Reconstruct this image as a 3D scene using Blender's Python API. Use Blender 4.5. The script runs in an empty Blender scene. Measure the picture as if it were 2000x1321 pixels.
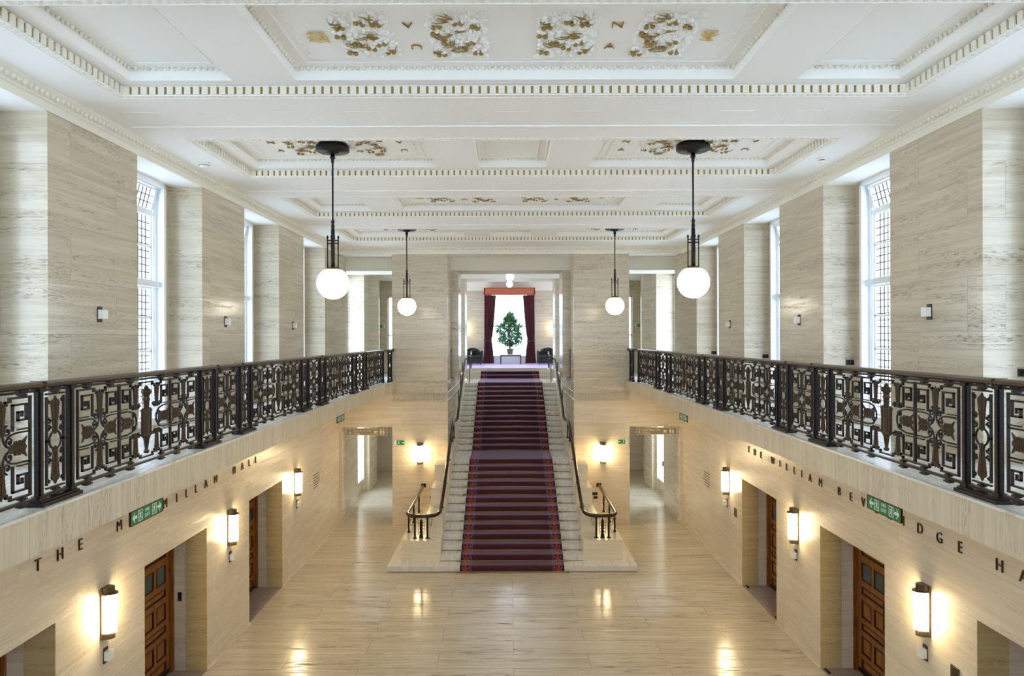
import bpy, bmesh, math, random
from mathutils import Vector, Matrix
PI = math.pi
sc = bpy.context.scene
C = sc.collection

# ------------------------------------------------------------------ camera
cam_d = bpy.data.cameras.new('camera')
cam_d.lens = 24.0; cam_d.sensor_width = 36.0; cam_d.shift_x = 0.004; cam_d.clip_start = 0.05; cam_d.clip_end = 300
cam = bpy.data.objects.new('camera', cam_d); C.objects.link(cam)
cam.matrix_world = Matrix.Translation((-0.073, 0, 4.9)) @ Matrix.Rotation(PI/2, 4, 'X') @ Matrix.Rotation(-0.003, 4, 'Z')
sc.camera = cam
# ------------------------------------------------------------------ exposure, world
sc.view_settings.view_transform = 'Standard'
sc.view_settings.look = 'None'
sc.view_settings.gamma = 1.0
sc.view_settings.use_curve_mapping = False
sc.view_settings.exposure = 0.16
WORLD_STRENGTH = 8.3
w = bpy.data.worlds.new('overcast_sky'); sc.world = w; w.use_nodes = True
bg = w.node_tree.nodes['Background']; bg.inputs[0].default_value = (0.68, 0.82, 1.0, 1); bg.inputs[1].default_value = WORLD_STRENGTH
sc.cycles.max_bounces = 14; sc.cycles.diffuse_bounces = 8; sc.cycles.glossy_bounces = 4
sc.cycles.transparent_max_bounces = 12
sc.cycles.caustics_reflective = False; sc.cycles.caustics_refractive = False
LAMP_GLOBE = 8.0
LAMP_SCONCE = 70.0
WARM = (1.0, 0.80, 0.50)
WARM2 = (1.0, 0.90, 0.72)

# ------------------------------------------------------------------ materials
def srgb(r, g, b):
    f = lambda c: (c/255/12.92) if c/255 <= 0.04045 else ((c/255+0.055)/1.055)**2.4
    return (f(r), f(g), f(b), 1)
def newmat(name):
    m = bpy.data.materials.new(name); m.use_nodes = True
    return m, m.node_tree.nodes, m.node_tree.links, m.node_tree.nodes['Principled BSDF']
def simple(name, col, rough=0.5, metal=0.0, bump=0.0, bscale=60, var=0.0, sheen=0.0, spec=0.5, sheen_tint=None):
    m, N, L, P = newmat(name)
    P.inputs['Base Color'].default_value = col
    P.inputs['Roughness'].default_value = rough; P.inputs['Metallic'].default_value = metal
    P.inputs['Specular IOR Level'].default_value = spec
    if sheen:
        P.inputs['Sheen Weight'].default_value = sheen; P.inputs['Sheen Roughness'].default_value = 0.4
        if sheen_tint: P.inputs['Sheen Tint'].default_value = sheen_tint
    geo = N.new('ShaderNodeNewGeometry')
    nz = N.new('ShaderNodeTexNoise'); nz.inputs['Scale'].default_value = bscale; nz.inputs['Detail'].default_value = 4
    L.new(geo.outputs['Position'], nz.inputs['Vector'])
    if var:
        mx = N.new('ShaderNodeMix'); mx.data_type = 'RGBA'
        mx.inputs[6].default_value = tuple(c*(1-var) for c in col[:3])+(1,)
        mx.inputs[7].default_value = tuple(min(1, c*(1+var)) for c in col[:3])+(1,)
        L.new(nz.outputs['Fac'], mx.inputs[0]); L.new(mx.outputs[2], P.inputs['Base Color'])
    if bump:
        b = N.new('ShaderNodeBump'); b.inputs['Strength'].default_value = bump; b.inputs['Distance'].default_value = 0.01
        L.new(nz.outputs['Fac'], b.inputs['Height']); L.new(b.outputs[0], P.inputs['Normal'])
    return m
def emit(name, col, strength):
    m, N, L, P = newmat(name)
    P.inputs['Base Color'].default_value = (0.9, 0.9, 0.88, 1); P.inputs['Roughness'].default_value = 0.2
    P.inputs['Emission Color'].default_value = (*col, 1); P.inputs['Emission Strength'].default_value = strength
    return m
def stone(name, base, dark, pit, mode='wall', rough=0.3, bw=1.6, bh=0.95, joint=0.004, pits=0.5, jcol=0.55, off=0.5, ps=(12.0, 75.0), n3v=9.0):
    """travertine: long soft streaks, rows of small dark pits, fine joints"""
    m, N, L, P = newmat(name)
    geo = N.new('ShaderNodeNewGeometry'); sp = N.new('ShaderNodeSeparateXYZ'); L.new(geo.outputs['Position'], sp.inputs[0])
    def math_(op, a, b=None, v=None):
        n = N.new('ShaderNodeMath'); n.operation = op
        if isinstance(a, (int, float)): n.inputs[0].default_value = a
        else: L.new(a, n.inputs[0])
        if b is not None:
            if isinstance(b, (int, float)): n.inputs[1].default_value = b
            else: L.new(b, n.inputs[1])
        return n.outputs[0]
    X, Y, Z = sp.outputs
    if mode == 'floor': u, v, third = X, Y, Z
    elif mode == 'step': u, v, third = math_('ADD', Y, Z), X, Z
    elif mode == 'vert': u, v, third = Z, math_('ADD', X, Y), X
    else: u, v, third = math_('ADD', X, Y), Z, X
    # per-slab shift so that the veins break at the joints
    br = N.new('ShaderNodeTexBrick')
    cb = N.new('ShaderNodeCombineXYZ')
    L.new((v if mode == 'vert' else u), cb.inputs[0]); L.new((u if mode == 'vert' else v), cb.inputs[1])
    L.new(cb.outputs[0], br.inputs['Vector'])
    br.inputs['Color1'].default_value = (0.0, 0, 0, 1); br.inputs['Color2'].default_value = (1, 1, 1, 1); br.inputs['Mortar'].default_value = (0.5, 0.5, 0.5, 1)
    br.inputs['Scale'].default_value = 1.0; br.inputs['Mortar Size'].default_value = joint; br.inputs['Mortar Smooth'].default_value = 0.1
    br.inputs['Bias'].default_value = 0.0; br.inputs['Brick Width'].default_value = bw; br.inputs['Row Height'].default_value = bh
    br.offset = off; br.offset_frequency = 2; br.squash = 1.0
    slab = br.outputs['Color']; mort = br.outputs['Fac']
    sl = math_('MULTIPLY', slab, 7.0)
    def noise(su, sv, detail, rough_=0.55, dist=0.0):
        c = N.new('ShaderNodeCombineXYZ'); L.new(math_('MULTIPLY', u, su), c.inputs[0]); L.new(math_('MULTIPLY', v, sv), c.inputs[1]); L.new(sl, c.inputs[2])
        n = N.new('ShaderNodeTexNoise'); n.inputs['Scale'].default_value = 1.0; n.inputs['Detail'].default_value = detail; n.inputs['Roughness'].default_value = rough_
        n.inputs['Distortion'].default_value = dist
        L.new(c.outputs[0], n.inputs['Vector']); return n.outputs['Fac']
    n1 = noise(0.8, 16.0, 9, 0.68, 0.6)
    n2 = noise(ps[0], ps[1], 4, 0.65)
    n3 = noise(0.7, n3v, 4, 0.55, 0.4)
    ramp = N.new('ShaderNodeValToRGB'); ramp.color_ramp.elements[0].position = 0.30; ramp.color_ramp.elements[1].position = 0.66
    ramp.color_ramp.elements[0].color = dark; ramp.color_ramp.elements[1].color = base
    L.new(n1, ramp.inputs[0])
    # pits live in bands
    pm = math_('MULTIPLY', math_('GREATER_THAN', n2, 0.60), 1.0)
    n2s = N.new('ShaderNodeMapRange'); L.new(n2, n2s.inputs[0]); n2s.inputs[1].default_value = 0.50; n2s.inputs[2].default_value = 0.62
    n3s = N.new('ShaderNodeMapRange'); L.new(n3, n3s.inputs[0]); n3s.inputs[1].default_value = 0.46; n3s.inputs[2].default_value = 0.62
    pitf = math_('MULTIPLY', math_('MULTIPLY', n2s.outputs[0], n3s.outputs[0]), pits)
    mx = N.new('ShaderNodeMix'); mx.data_type = 'RGBA'; L.new(pitf, mx.inputs[0]); L.new(ramp.outputs[0], mx.inputs[6]); mx.inputs[7].default_value = pit
    # slab tone
    tone = N.new('ShaderNodeMapRange'); L.new(slab, tone.inputs[0]); tone.inputs[3].default_value = 0.965; tone.inputs[4].default_value = 1.02
    vm = N.new('ShaderNodeVectorMath'); vm.operation = 'SCALE'; L.new(mx.outputs[2], vm.inputs[0]); L.new(tone.outputs[0], vm.inputs['Scale'])
    mj = N.new('ShaderNodeMix'); mj.data_type = 'RGBA'; L.new(mort, mj.inputs[0]); L.new(vm.outputs[0], mj.inputs[6])
    mj.inputs[7].default_value = tuple(c*jcol for c in dark[:3])+(1,)
    L.new(mj.outputs[2], P.inputs['Base Color'])
    P.inputs['Roughness'].default_value = rough
    rr = N.new('ShaderNodeMapRange'); L.new(pitf, rr.inputs[0]); rr.inputs[3].default_value = rough; rr.inputs[4].default_value = min(1, rough+0.35)
    L.new(rr.outputs[0], P.inputs['Roughness'])
    b = N.new('ShaderNodeBump'); b.inputs['Strength'].default_value = 0.25; b.inputs['Distance'].default_value = 0.004; b.invert = True
    L.new(math_('ADD', pitf, mort), b.inputs['Height']); L.new(b.outputs[0], P.inputs['Normal'])
    return m

M = {}
M['wall'] = stone('travertine_wall', srgb(212, 201, 178), srgb(184, 172, 147), srgb(104, 92, 72), 'wall', 0.17, 1.62, 0.55, 0.0022, 0.7, jcol=0.84)
M['lower'] = stone('travertine_lower_wall', srgb(226, 215, 194), srgb(206, 192, 166), srgb(130, 112, 84), 'wall', 0.26, 1.675, 0.53, 0.002, 0.5, jcol=0.84)
M['fascia'] = stone('travertine_fascia', srgb(216, 203, 178), srgb(190, 174, 145), srgb(124, 106, 80), 'vert', 0.4, 0.62, 20.0, 0.003, 0.5, off=0.0, jcol=0.75)
M['floor'] = stone('travertine_floor', srgb(214, 204, 182), srgb(184, 171, 146), srgb(104, 84, 56), 'floor', 0.17, 2.3, 0.46, 0.003, 0.9, jcol=0.55, ps=(3.2, 30.0), n3v=5.0)
M['step'] = stone('pale_marble_steps', srgb(230, 228, 220), srgb(208, 202, 188), srgb(150, 140, 120), 'step', 0.25, 30, 30, 0.0, 0.5)
M['block'] = stone('pale_stone_blocks', srgb(228, 219, 198), srgb(214, 202, 176), srgb(170, 155, 126), 'wall', 0.27, 5.0, 5.0, 0.0, 0.4)
M['jamb'] = stone('golden_jamb_stone', srgb(208, 188, 142), srgb(184, 162, 112), srgb(130, 108, 68), 'wall', 0.35, 5, 0.7, 0.0015, 0.5, jcol=0.8)
M['riser_strip'] = simple('dark_riser_strip', srgb(120, 104, 78), 0.8, var=0.3)
M['plaster'] = simple('white_plaster', srgb(246, 246, 243), 0.6, bump=0.05, bscale=20)
M['cream'] = simple('cream_plaster', srgb(234, 230, 216), 0.55, bump=0.05, bscale=20)
M['gold'] = simple('gilding', srgb(158, 132, 70), 0.42, 0.35, var=0.35, bscale=40)
M['goldb'] = simple('bright_gilding', srgb(225, 195, 110), 0.3, 0.6, var=0.2, bscale=30)
M['iron'] = simple('bronze_black_metal', srgb(46, 42, 42), 0.34, 0.75, bump=0.1, bscale=90, var=0.3)
M['bronze'] = simple('brown_patinated_bronze', srgb(66, 52, 38), 0.42, 0.6, bump=0.2, bscale=70, var=0.35)
M['rail'] = simple('worn_bronze_rail', srgb(92, 76, 62), 0.26, 0.75, var=0.2, bscale=12)
M['stairrail'] = simple('dark_bronze_stair_rail', srgb(66, 54, 48), 0.24, 0.8, var=0.2, bscale=12)
M['black'] = simple('black_metal', srgb(26, 24, 24), 0.4, 0.5, var=0.2)
M['brass'] = simple('brass', srgb(176, 146, 88), 0.3, 0.85, var=0.2)
M['sconce'] = simple('satin_bronze_fitting', srgb(100, 86, 64), 0.4, 0.6, var=0.15)
M['paint'] = simple('white_gloss_paint', srgb(238, 240, 242), 0.3, var=0.02)
M['lead'] = simple('lead_came', srgb(60, 63, 68), 0.5, 0.3, var=0.2)
M['white'] = simple('white_plastic', srgb(238, 238, 232), 0.35, var=0.02)
M['dark'] = simple('dark_plastic', srgb(38, 32, 30), 0.45, var=0.1)
M['green'] = simple('sign_green', srgb(24, 122, 62), 0.4, var=0.04)
M['signw'] = simple('sign_white', srgb(222, 232, 226), 0.4, var=0.02)
M['taupe'] = simple('sign_taupe', srgb(146, 130, 104), 0.4, var=0.05)
M['cream_ink'] = simple('sign_cream', srgb(238, 230, 208), 0.4, var=0.02)
M['leather'] = simple('dark_leather', srgb(34, 38, 38), 0.32, bump=0.2, bscale=120, var=0.2)
M['curtain'] = simple('crimson_velvet', srgb(88, 6, 32), 0.7, bump=0.2, bscale=200, var=0.2, sheen=0.4)
M['pelmet'] = simple('terracotta_brocade', srgb(176, 92, 64), 0.7, bump=0.3, bscale=60, var=0.2)
M['wood'] = simple('dark_table_wood', srgb(88, 66, 46), 0.4, var=0.2)
M['pot'] = simple('grey_plant_pot', srgb(112, 108, 96), 0.6, var=0.3)
M['bark'] = simple('pale_bark', srgb(140, 124, 98), 0.8, var=0.3)
M['leaf'] = simple('ficus_leaf', srgb(78, 132, 84), 0.4, var=0.5, bscale=9)
M['glassdark'] = simple('dark_door_glass', srgb(70, 80, 78), 0.08, var=0.1)
M['threshold'] = stone('grey_threshold_stone', srgb(176, 162, 150), srgb(150, 136, 124), srgb(110, 96, 84), 'floor', 0.3, 9, 9, 0.0, 0.4)
M['globe'] = emit('lit_opal_globe', WARM2, LAMP_GLOBE)
M['globe_s'] = emit('lit_small_globe', WARM2, LAMP_GLOBE)
M['shade'] = emit('lit_opal_shade', (1.0, 0.77, 0.43), LAMP_SCONCE)

def mat_door():
    m, N, L, P = newmat('varnished_oak')
    geo = N.new('ShaderNodeNewGeometry'); mp = N.new('ShaderNodeMapping'); mp.inputs['Scale'].default_value = (14, 14, 1.6)
    nz = N.new('ShaderNodeTexNoise'); nz.inputs['Scale'].default_value = 2.2; nz.inputs['Detail'].default_value = 6; nz.inputs['Distortion'].default_value = 0.8
    L.new(geo.outputs['Position'], mp.inputs[0]); L.new(mp.outputs[0], nz.inputs['Vector'])
    r = N.new('ShaderNodeValToRGB'); r.color_ramp.elements[0].color = srgb(92, 50, 16); r.color_ramp.elements[1].color = srgb(158, 98, 40)
    r.color_ramp.elements[0].position = 0.3; r.color_ramp.elements[1].position = 0.7
    L.new(nz.outputs['Fac'], r.inputs[0]); L.new(r.outputs[0], P.inputs['Base Color']); P.inputs['Roughness'].default_value = 0.3
    return m
M['oak'] = mat_door()
M['oakdark'] = simple('dark_oak_moulding', srgb(58, 30, 10), 0.35, var=0.2)
def mat_glass():
    m, N, L, P = newmat('window_glass')
    out = [n for n in N if n.type == 'OUTPUT_MATERIAL'][0]
    tr = N.new('ShaderNodeBsdfTransparent'); tr.inputs[0].default_value = (0.97, 0.985, 1, 1)
    gl = N.new('ShaderNodeBsdfGlossy'); gl.inputs['Roughness'].default_value = 0.03
    lw_ = N.new('ShaderNodeLayerWeight'); lw_.inputs[0].default_value = 0.5
    pw = N.new('ShaderNodeMath'); pw.operation = 'POWER'; L.new(lw_.outputs['Facing'], pw.inputs[0]); pw.inputs[1].default_value = 5
    fr = N.new('ShaderNodeMapRange'); L.new(pw.outputs[0], fr.inputs[0]); fr.inputs[3].default_value = 0.03; fr.inputs[4].default_value = 0.5
    mx = N.new('ShaderNodeMixShader'); L.new(fr.outputs[0], mx.inputs[0]); L.new(tr.outputs[0], mx.inputs[1]); L.new(gl.outputs[0], mx.inputs[2])
    L.new(mx.outputs[0], out.inputs[0]); N.remove(P)
    return m
M['glass'] = mat_glass()
def mat_carpet(runner=True):
    m, N, L, P = newmat('patterned_runner_carpet' if runner else 'plum_carpet_painted_sheen')
    P.inputs['Roughness'].default_value = 0.9
    P.inputs['Sheen Weight'].default_value = 0.55 if runner else 1.0; P.inputs['Sheen Roughness'].default_value = 0.35
    P.inputs['Sheen Tint'].default_value = (0.75, 0.62, 0.95, 1)
    geo = N.new('ShaderNodeNewGeometry'); nz = N.new('ShaderNodeTexNoise'); nz.inputs['Scale'].default_value = 220
    L.new(geo.outputs['Position'], nz.inputs['Vector'])
    b = N.new('ShaderNodeBump'); b.inputs['Strength'].default_value = 0.4; b.inputs['Distance'].default_value = 0.004
    L.new(nz.outputs['Fac'], b.inputs['Height']); L.new(b.outputs[0], P.inputs['Normal'])
    field = srgb(62, 20, 36)
    if not runner:
        P.inputs['Base Color'].default_value = srgb(168, 150, 186); P.inputs['Roughness'].default_value = 0.55; return m  # pale lilac base paints reflected window light onto the plum carpet
    sp = N.new('ShaderNodeSeparateXYZ'); L.new(geo.outputs['Position'], sp.inputs[0])
    def mt(op, a, bb):
        n = N.new('ShaderNodeMath'); n.operation = op
        for i, q in enumerate((a, bb)):
            if isinstance(q, (int, float)): n.inputs[i].default_value = q
            else: L.new(q, n.inputs[i])
        return n.outputs[0]
    ax = mt('ABSOLUTE', sp.outputs[0], 0)
    run = mt('ADD', sp.outputs[1], sp.outputs[2])
    r = N.new('ShaderNodeValToRGB'); r.color_ramp.interpolation = 'CONSTANT'
    L.new(mt('DIVIDE', ax, 1.1), r.inputs[0])
    els = [(0.0, field), (0.775, srgb(96, 104, 140)), (0.785, field), (0.80, srgb(84, 92, 128)), (0.812, srgb(40, 20, 44)), (0.96, srgb(30, 24, 58))]
    r.color_ramp.elements[0].color = els[0][1]; r.color_ramp.elements[0].position = 0
    r.color_ramp.elements[1].position = els[1][0]; r.color_ramp.elements[1].color = els[1][1]
    for p_, c_ in els[2:]:
        e = r.color_ramp.elements.new(p_); e.color = c_
    # palmette motif in the border: radial petals repeating every 0.44 m of run
    t = mt('SUBTRACT', mt('FRACT', mt('DIVIDE', run, 0.44), 0), 0.5)
    tu = mt('MULTIPLY', t, 0.44); cu = mt('SUBTRACT', ax, 0.975)
    ang = mt('ARCTAN2', cu, tu); rad = mt('SQRT', mt('ADD', mt('MULTIPLY', tu, tu), mt('MULTIPLY', cu, cu)), 0)
    petal = mt('ADD', 0.075, mt('MULTIPLY', mt('COSINE', mt('MULTIPLY', ang, 7.0), 0), 0.065))
    t2 = mt('SUBTRACT', mt('FRACT', mt('ADD', mt('DIVIDE', run, 0.44), 0.5), 0), 0.5); tu2 = mt('MULTIPLY', t2, 0.44)
    ang2 = mt('ARCTAN2', cu, tu2); rad2 = mt('SQRT', mt('ADD', mt('MULTIPLY', tu2, tu2), mt('MULTIPLY', cu, cu)), 0)
    petal2 = mt('ADD', 0.05, mt('MULTIPLY', mt('COSINE', mt('MULTIPLY', ang2, 5.0), 0), 0.04))
    pm = mt('MAXIMUM', mt('LESS_THAN', rad, petal), mt('LESS_THAN', rad2, petal2))
    bord = mt('MULTIPLY', pm, mt('LESS_THAN', mt('ABSOLUTE', cu, 0), 0.078))
    m1 = N.new('ShaderNodeMix'); m1.data_type = 'RGBA'; L.new(bord, m1.inputs[0]); L.new(r.outputs[0], m1.inputs[6]); m1.inputs[7].default_value = srgb(158, 66, 44)
    v = N.new('ShaderNodeTexVoronoi'); v.inputs['Scale'].default_value = 26; L.new(geo.outputs['Position'], v.inputs['Vector'])
    vm = mt('MULTIPLY', mt('LESS_THAN', v.outputs['Distance'], 0.22), mt('MULTIPLY', mt('GREATER_THAN', ax, 0.9), mt('LESS_THAN', ax, 1.05)))
    m2 = N.new('ShaderNodeMix'); m2.data_type = 'RGBA'; L.new(mt('MULTIPLY', vm, 0.6), m2.inputs[0]); L.new(m1.outputs[2], m2.inputs[6]); m2.inputs[7].default_value = srgb(150, 84, 96)
    L.new(m2.outputs[2], P.inputs['Base Color'])
    return m
M['runner'] = mat_carpet(True)
M['plum'] = mat_carpet(False)

# ------------------------------------------------------------------ mesh helpers
class MB:
    def __init__(s): s.v = []; s.f = []; s.m = []; s.sm = []
    def add(s, vs, fs, mi=0, smooth=False):
        o = len(s.v); s.v += [tuple(p) for p in vs]
        for f in fs: s.f.append(tuple(o+i for i in f)); s.m.append(mi); s.sm.append(smooth)
        return s
    def box(s, x0, x1, y0, y1, z0, z1, mi=0):
        if x0 > x1: x0, x1 = x1, x0
        if y0 > y1: y0, y1 = y1, y0
        if z0 > z1: z0, z1 = z1, z0
        return s.add([(x0,y0,z0),(x1,y0,z0),(x1,y1,z0),(x0,y1,z0),(x0,y0,z1),(x1,y0,z1),(x1,y1,z1),(x0,y1,z1)],
            [(0,3,2,1),(4,5,6,7),(0,1,5,4),(1,2,6,5),(2,3,7,6),(3,0,4,7)], mi)
    def hexa(s, p, mi=0):
        return s.add(p, [(0,3,2,1),(4,5,6,7),(0,1,5,4),(1,2,6,5),(2,3,7,6),(3,0,4,7)], mi)
    def bar(s, a, b, wd, ht, up=(1,0,0), ext=0.0, mi=0):
        """bar between two points; ht measured along `up`"""
        a = Vector(a); b = Vector(b); d = (b-a)
        if d.length < 1e-6: return s
        d.normalize(); up = Vector(up); side = d.cross(up)
        if side.length < 1e-6: up = Vector((0,1,0)); side = d.cross(up)
        side.normalize(); up = side.cross(d).normalized()
        a = a-d*ext; b = b+d*ext
        p = []
        for q in (a, b):
            p += [q-side*wd/2-up*ht/2, q+side*wd/2-up*ht/2, q+side*wd/2+up*ht/2, q-side*wd/2+up*ht/2]
        return s.hexa(p, mi)
    def path(s, pts, wd, ht, up=(1,0,0), closed=False, mi=0):
        n = len(pts)
        for i in range(n if closed else n-1):
            s.bar(pts[i], pts[(i+1) % n], wd, ht, up, wd/2, mi)
        return s
    def tube(s, pts, r, n=8, closed=False, mi=0, caps=True):
        pts = [Vector(p) for p in pts]; k = len(pts); rings = []
        prev = None
        for i, p in enumerate(pts):
            if closed: t = pts[(i+1) % k]-pts[i-1]
            else: t = pts[min(i+1, k-1)]-pts[max(i-1, 0)]
            t.normalize()
            if prev is None:
                a = Vector((0,0,1)) if abs(t.z) < 0.9 else Vector((1,0,0))
                nrm = t.cross(a).normalized()
            else:
                nrm = (prev - t*prev.dot(t)); nrm.normalize()
            prev = nrm; bn = t.cross(nrm)
            rr = r[i] if isinstance(r, (list, tuple)) else r
            rings.append([p+nrm*math.cos(2*PI*j/n)*rr+bn*math.sin(2*PI*j/n)*rr for j in range(n)])
        vs = [q for rg in rings for q in rg]; fs = []
        for i in range(k if closed else k-1):
            a = i*n; b = ((i+1) % k)*n
            for j in range(n): fs.append((a+j, a+(j+1) % n, b+(j+1) % n, b+j))
        if caps and not closed: fs += [tuple(reversed(range(n))), tuple(range((k-1)*n, k*n))]
        return s.add(vs, fs, mi, True)
    def lathe(s, prof, cx=0, cy=0, cz=0, n=20, mi=0, axis='z', smooth=True, a0=0.0, a1=2*PI):
        full = abs(a1-a0-2*PI) < 1e-6
        m_ = n if full else n+1; vs = []; fs = []
        for r, h in prof:
            for j in range(m_):
                a = a0+(a1-a0)*j/n
                if axis == 'z': vs.append((cx+r*math.cos(a), cy+r*math.sin(a), cz+h))
                elif axis == 'x': vs.append((cx+h, cy+r*math.cos(a), cz+r*math.sin(a)))
                else: vs.append((cx+r*math.cos(a), cy+h, cz+r*math.sin(a)))
        for i in range(len(prof)-1):
            for j in range(n):
                a = i*m_+j; b = i*m_+(j+1) % m_
                fs.append((a, b, b+m_, a+m_))
        return s.add(vs, fs, mi, smooth)
    def prism(s, poly, fn, d0, d1, mi=0):
        """poly of (u,v) extruded between depths d0,d1; fn(u,v,d)->xyz"""
        n = len(poly); vs = [fn(u, v, d0) for u, v in poly]+[fn(u, v, d1) for u, v in poly]
        fs = [tuple(range(n)), tuple(reversed(range(n, 2*n)))]+[(i, i+n, (i+1) % n+n, (i+1) % n) for i in range(n)]
        return s.add(vs, fs, mi)
    def ell(s, c, r, nu=8, nv=5, mi=0):
        vs = []; fs = []
        for i in range(nv+1):
            th = PI*i/nv
            for j in range(nu):
                ph = 2*PI*j/nu
                vs.append((c[0]+r[0]*math.sin(th)*math.cos(ph), c[1]+r[1]*math.sin(th)*math.sin(ph), c[2]+r[2]*math.cos(th)))
        for i in range(nv):
            for j in range(nu):
                fs.append((i*nu+j, i*nu+(j+1) % nu, (i+1)*nu+(j+1) % nu, (i+1)*nu+j))
        return s.add(vs, fs, mi, True)
    def mesh(s, name, mats, clean=True):
        me = bpy.data.meshes.new(name); me.from_pydata(s.v, [], s.f); me.update()
        for m_ in (mats if isinstance(mats, (list, tuple)) else [mats]): me.materials.append(M[m_] if isinstance(m_, str) else m_)
        me.polygons.foreach_set('material_index', s.m); me.polygons.foreach_set('use_smooth', s.sm)
        if clean:
            bm = bmesh.new(); bm.from_mesh(me); bmesh.ops.recalc_face_normals(bm, faces=bm.faces); bm.to_mesh(me); bm.free()
        return me
    def obj(s, name, mats, parent=None, loc=None):
        me = s.mesh(name, mats)
        return link(name, me, parent, loc)
def link(name, data, parent=None, loc=None, rot=None):
    o = bpy.data.objects.new(name, data); C.objects.link(o)
    if parent: o.parent = parent
    if loc is not None: o.location = loc
    if rot is not None: o.rotation_euler = rot
    return o
def thing(name, label, cat, loc=(0,0,0), rz=0, group=None):
    o = link(name, None, None, loc, (0,0,rz)); o.empty_display_size = 0.1
    o['label'] = label; o['category'] = cat
    if group: o['group'] = group
    return o
def tag(o, label, cat, group=None):
    o['label'] = label; o['category'] = cat
    if group: o['group'] = group
    return o
def struct(o, label=None, cat=None):
    o['kind'] = 'structure'
    if label: o['label'] = label
    if cat: o['category'] = cat
    return o
def copy_tree(o, parent=None):
    c = o.copy(); C.objects.link(c)
    if parent: c.parent = parent
    for ch in list(o.children): copy_tree(ch, c)
    return c
def relabel(o, label, loc, rz=None):
    o['label'] = label; o.location = loc
    if rz is not None: o.rotation_euler = (0, 0, rz)
    return o
def text_mesh(txt, size, depth, mat, align='CENTER', bold=0.0):
    cu = bpy.data.curves.new('t', 'FONT'); cu.body = txt; cu.size = size; cu.extrude = depth/2; cu.align_x = align; cu.align_y = 'CENTER'; cu.offset = bold
    cu.resolution_u = 3
    o = bpy.data.objects.new('t', cu); C.objects.link(o)
    bpy.context.view_layer.update()
    dg = bpy.context.evaluated_depsgraph_get()
    me = bpy.data.meshes.new_from_object(o.evaluated_get(dg)); me.name = 'lettering'
    bpy.data.objects.remove(o); bpy.data.curves.remove(cu)
    me.materials.clear(); me.materials.append(M[mat])
    return me
def smooth_path(pts, k=5):
    out = []
    P_ = [Vector(p) for p in pts]
    for i in range(len(P_)-1):
        p0 = P_[max(i-1, 0)]; p1 = P_[i]; p2 = P_[i+1]; p3 = P_[min(i+2, len(P_)-1)]
        for j in range(k):
            t = j/k
            out.append(0.5*((2*p1)+(-p0+p2)*t+(2*p0-5*p1+4*p2-p3)*t*t+(-p0+3*p1-3*p2+p3)*t*t*t))
    out.append(P_[-1]); return out
SIDE = {-1: 'left', 1: 'right'}

# ------------------------------------------------------------------ the setting
A = 4.52            # hall half width (lower wall, faces of the upper piers)
YE = 17.95          # end wall
YB = -3.0           # back wall
PER = 3.335
ZG = 3.66           # gallery floor
ZC = 7.11           # underside of cornice
DOORS = [(4.97+3.365*k, 6.70+3.365*k) for k in range(3)]
PIERS = [(6.60+PER*k, 8.20+PER*k) for k in range(-3, 3)]+[(6.60+PER*3, 18.80)]
BAYS = [(PIERS[i][1], PIERS[i+1][0]) for i in range(len(PIERS)-1)]
struct(MB().box(-6.5, 6.5, YB-0.5, 32, -0.3, 0).obj('floor', 'floor'))
# lower side walls with door recesses
for s in (-1, 1):
    b = MB()
    ys = [YB]+[q for d in DOORS for q in d]+[YE+0.4]
    for i in range(0, len(ys), 2): b.box(s*A, s*5.4, ys[i], ys[i+1], 0, 3.48)
    for y0, y1 in DOORS: b.box(s*A, s*5.4, y0, y1, 2.12, 3.48)
    struct(b.obj('wall_'+SIDE[s], 'lower'))
    b = MB()
    for y0, y1 in DOORS:
        b.box(s*(A+0.001), s*4.83, y1-0.008, y1-0.0005, 0.013, 2.119); b.box(s*(A+0.001), s*4.83, y0+0.0005, y0+0.008, 0.013, 2.119)
    struct(b.obj('trim_20' if s < 0 else 'trim_21', 'jamb'))
    b = MB()
    for y0, y1 in DOORS: b.box(s*5.25, s*5.38, y0+0.001, y1-0.001, 0, 2.119)
    struct(b.obj('wall_behind_doors_'+SIDE[s], 'dark'))
    b = MB()
    for y0, y1 in DOORS: b.box(s*(A+0.015), s*5.04, y0, y1, 0, 0.012)
    struct(b.obj('trim_1' if s < 0 else 'trim_2', 'threshold'))
    # low skirting strip in the wall stone
    b = MB()
    for i in range(0, len(ys), 2): b.box(s*(A-0.025), s*A, ys[i]+0.001, min(ys[i+1], YE)-0.001, 0, 0.03)
    struct(b.obj('baseboard_'+SIDE[s], 'lower'))
# gallery balconies
for s in (-1, 1):
    b = MB()
    b.box(s*3.16, s*A, YB, YE, 3.486, ZG)
    b.box(s*3.16, s*3.38, YB, 17.25, ZG, 3.77)
    b.box(s*3.03, s*3.30, 17.25, YE, 3.486, 3.77)
    b.box(s*A, s*5.3, YB, YE+1.2, 3.48, ZG)
    struct(b.obj('trim_3' if s < 0 else 'trim_4', 'fascia'))
    b = MB()
    b.box(s*3.15, s*3.37, YB, 17.24, 3.752, 3.772)
    b.box(s*3.385, s*A, YB, YE, ZG, ZG+0.006)
    b.box(s*A, s*5.0, YB, YE, ZG, ZG+0.006)
    b.box(s*3.022, s*3.28, 17.24, YE, 3.752, 3.772)
    struct(b.obj('floor_gallery_'+SIDE[s], 'step'))
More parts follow.
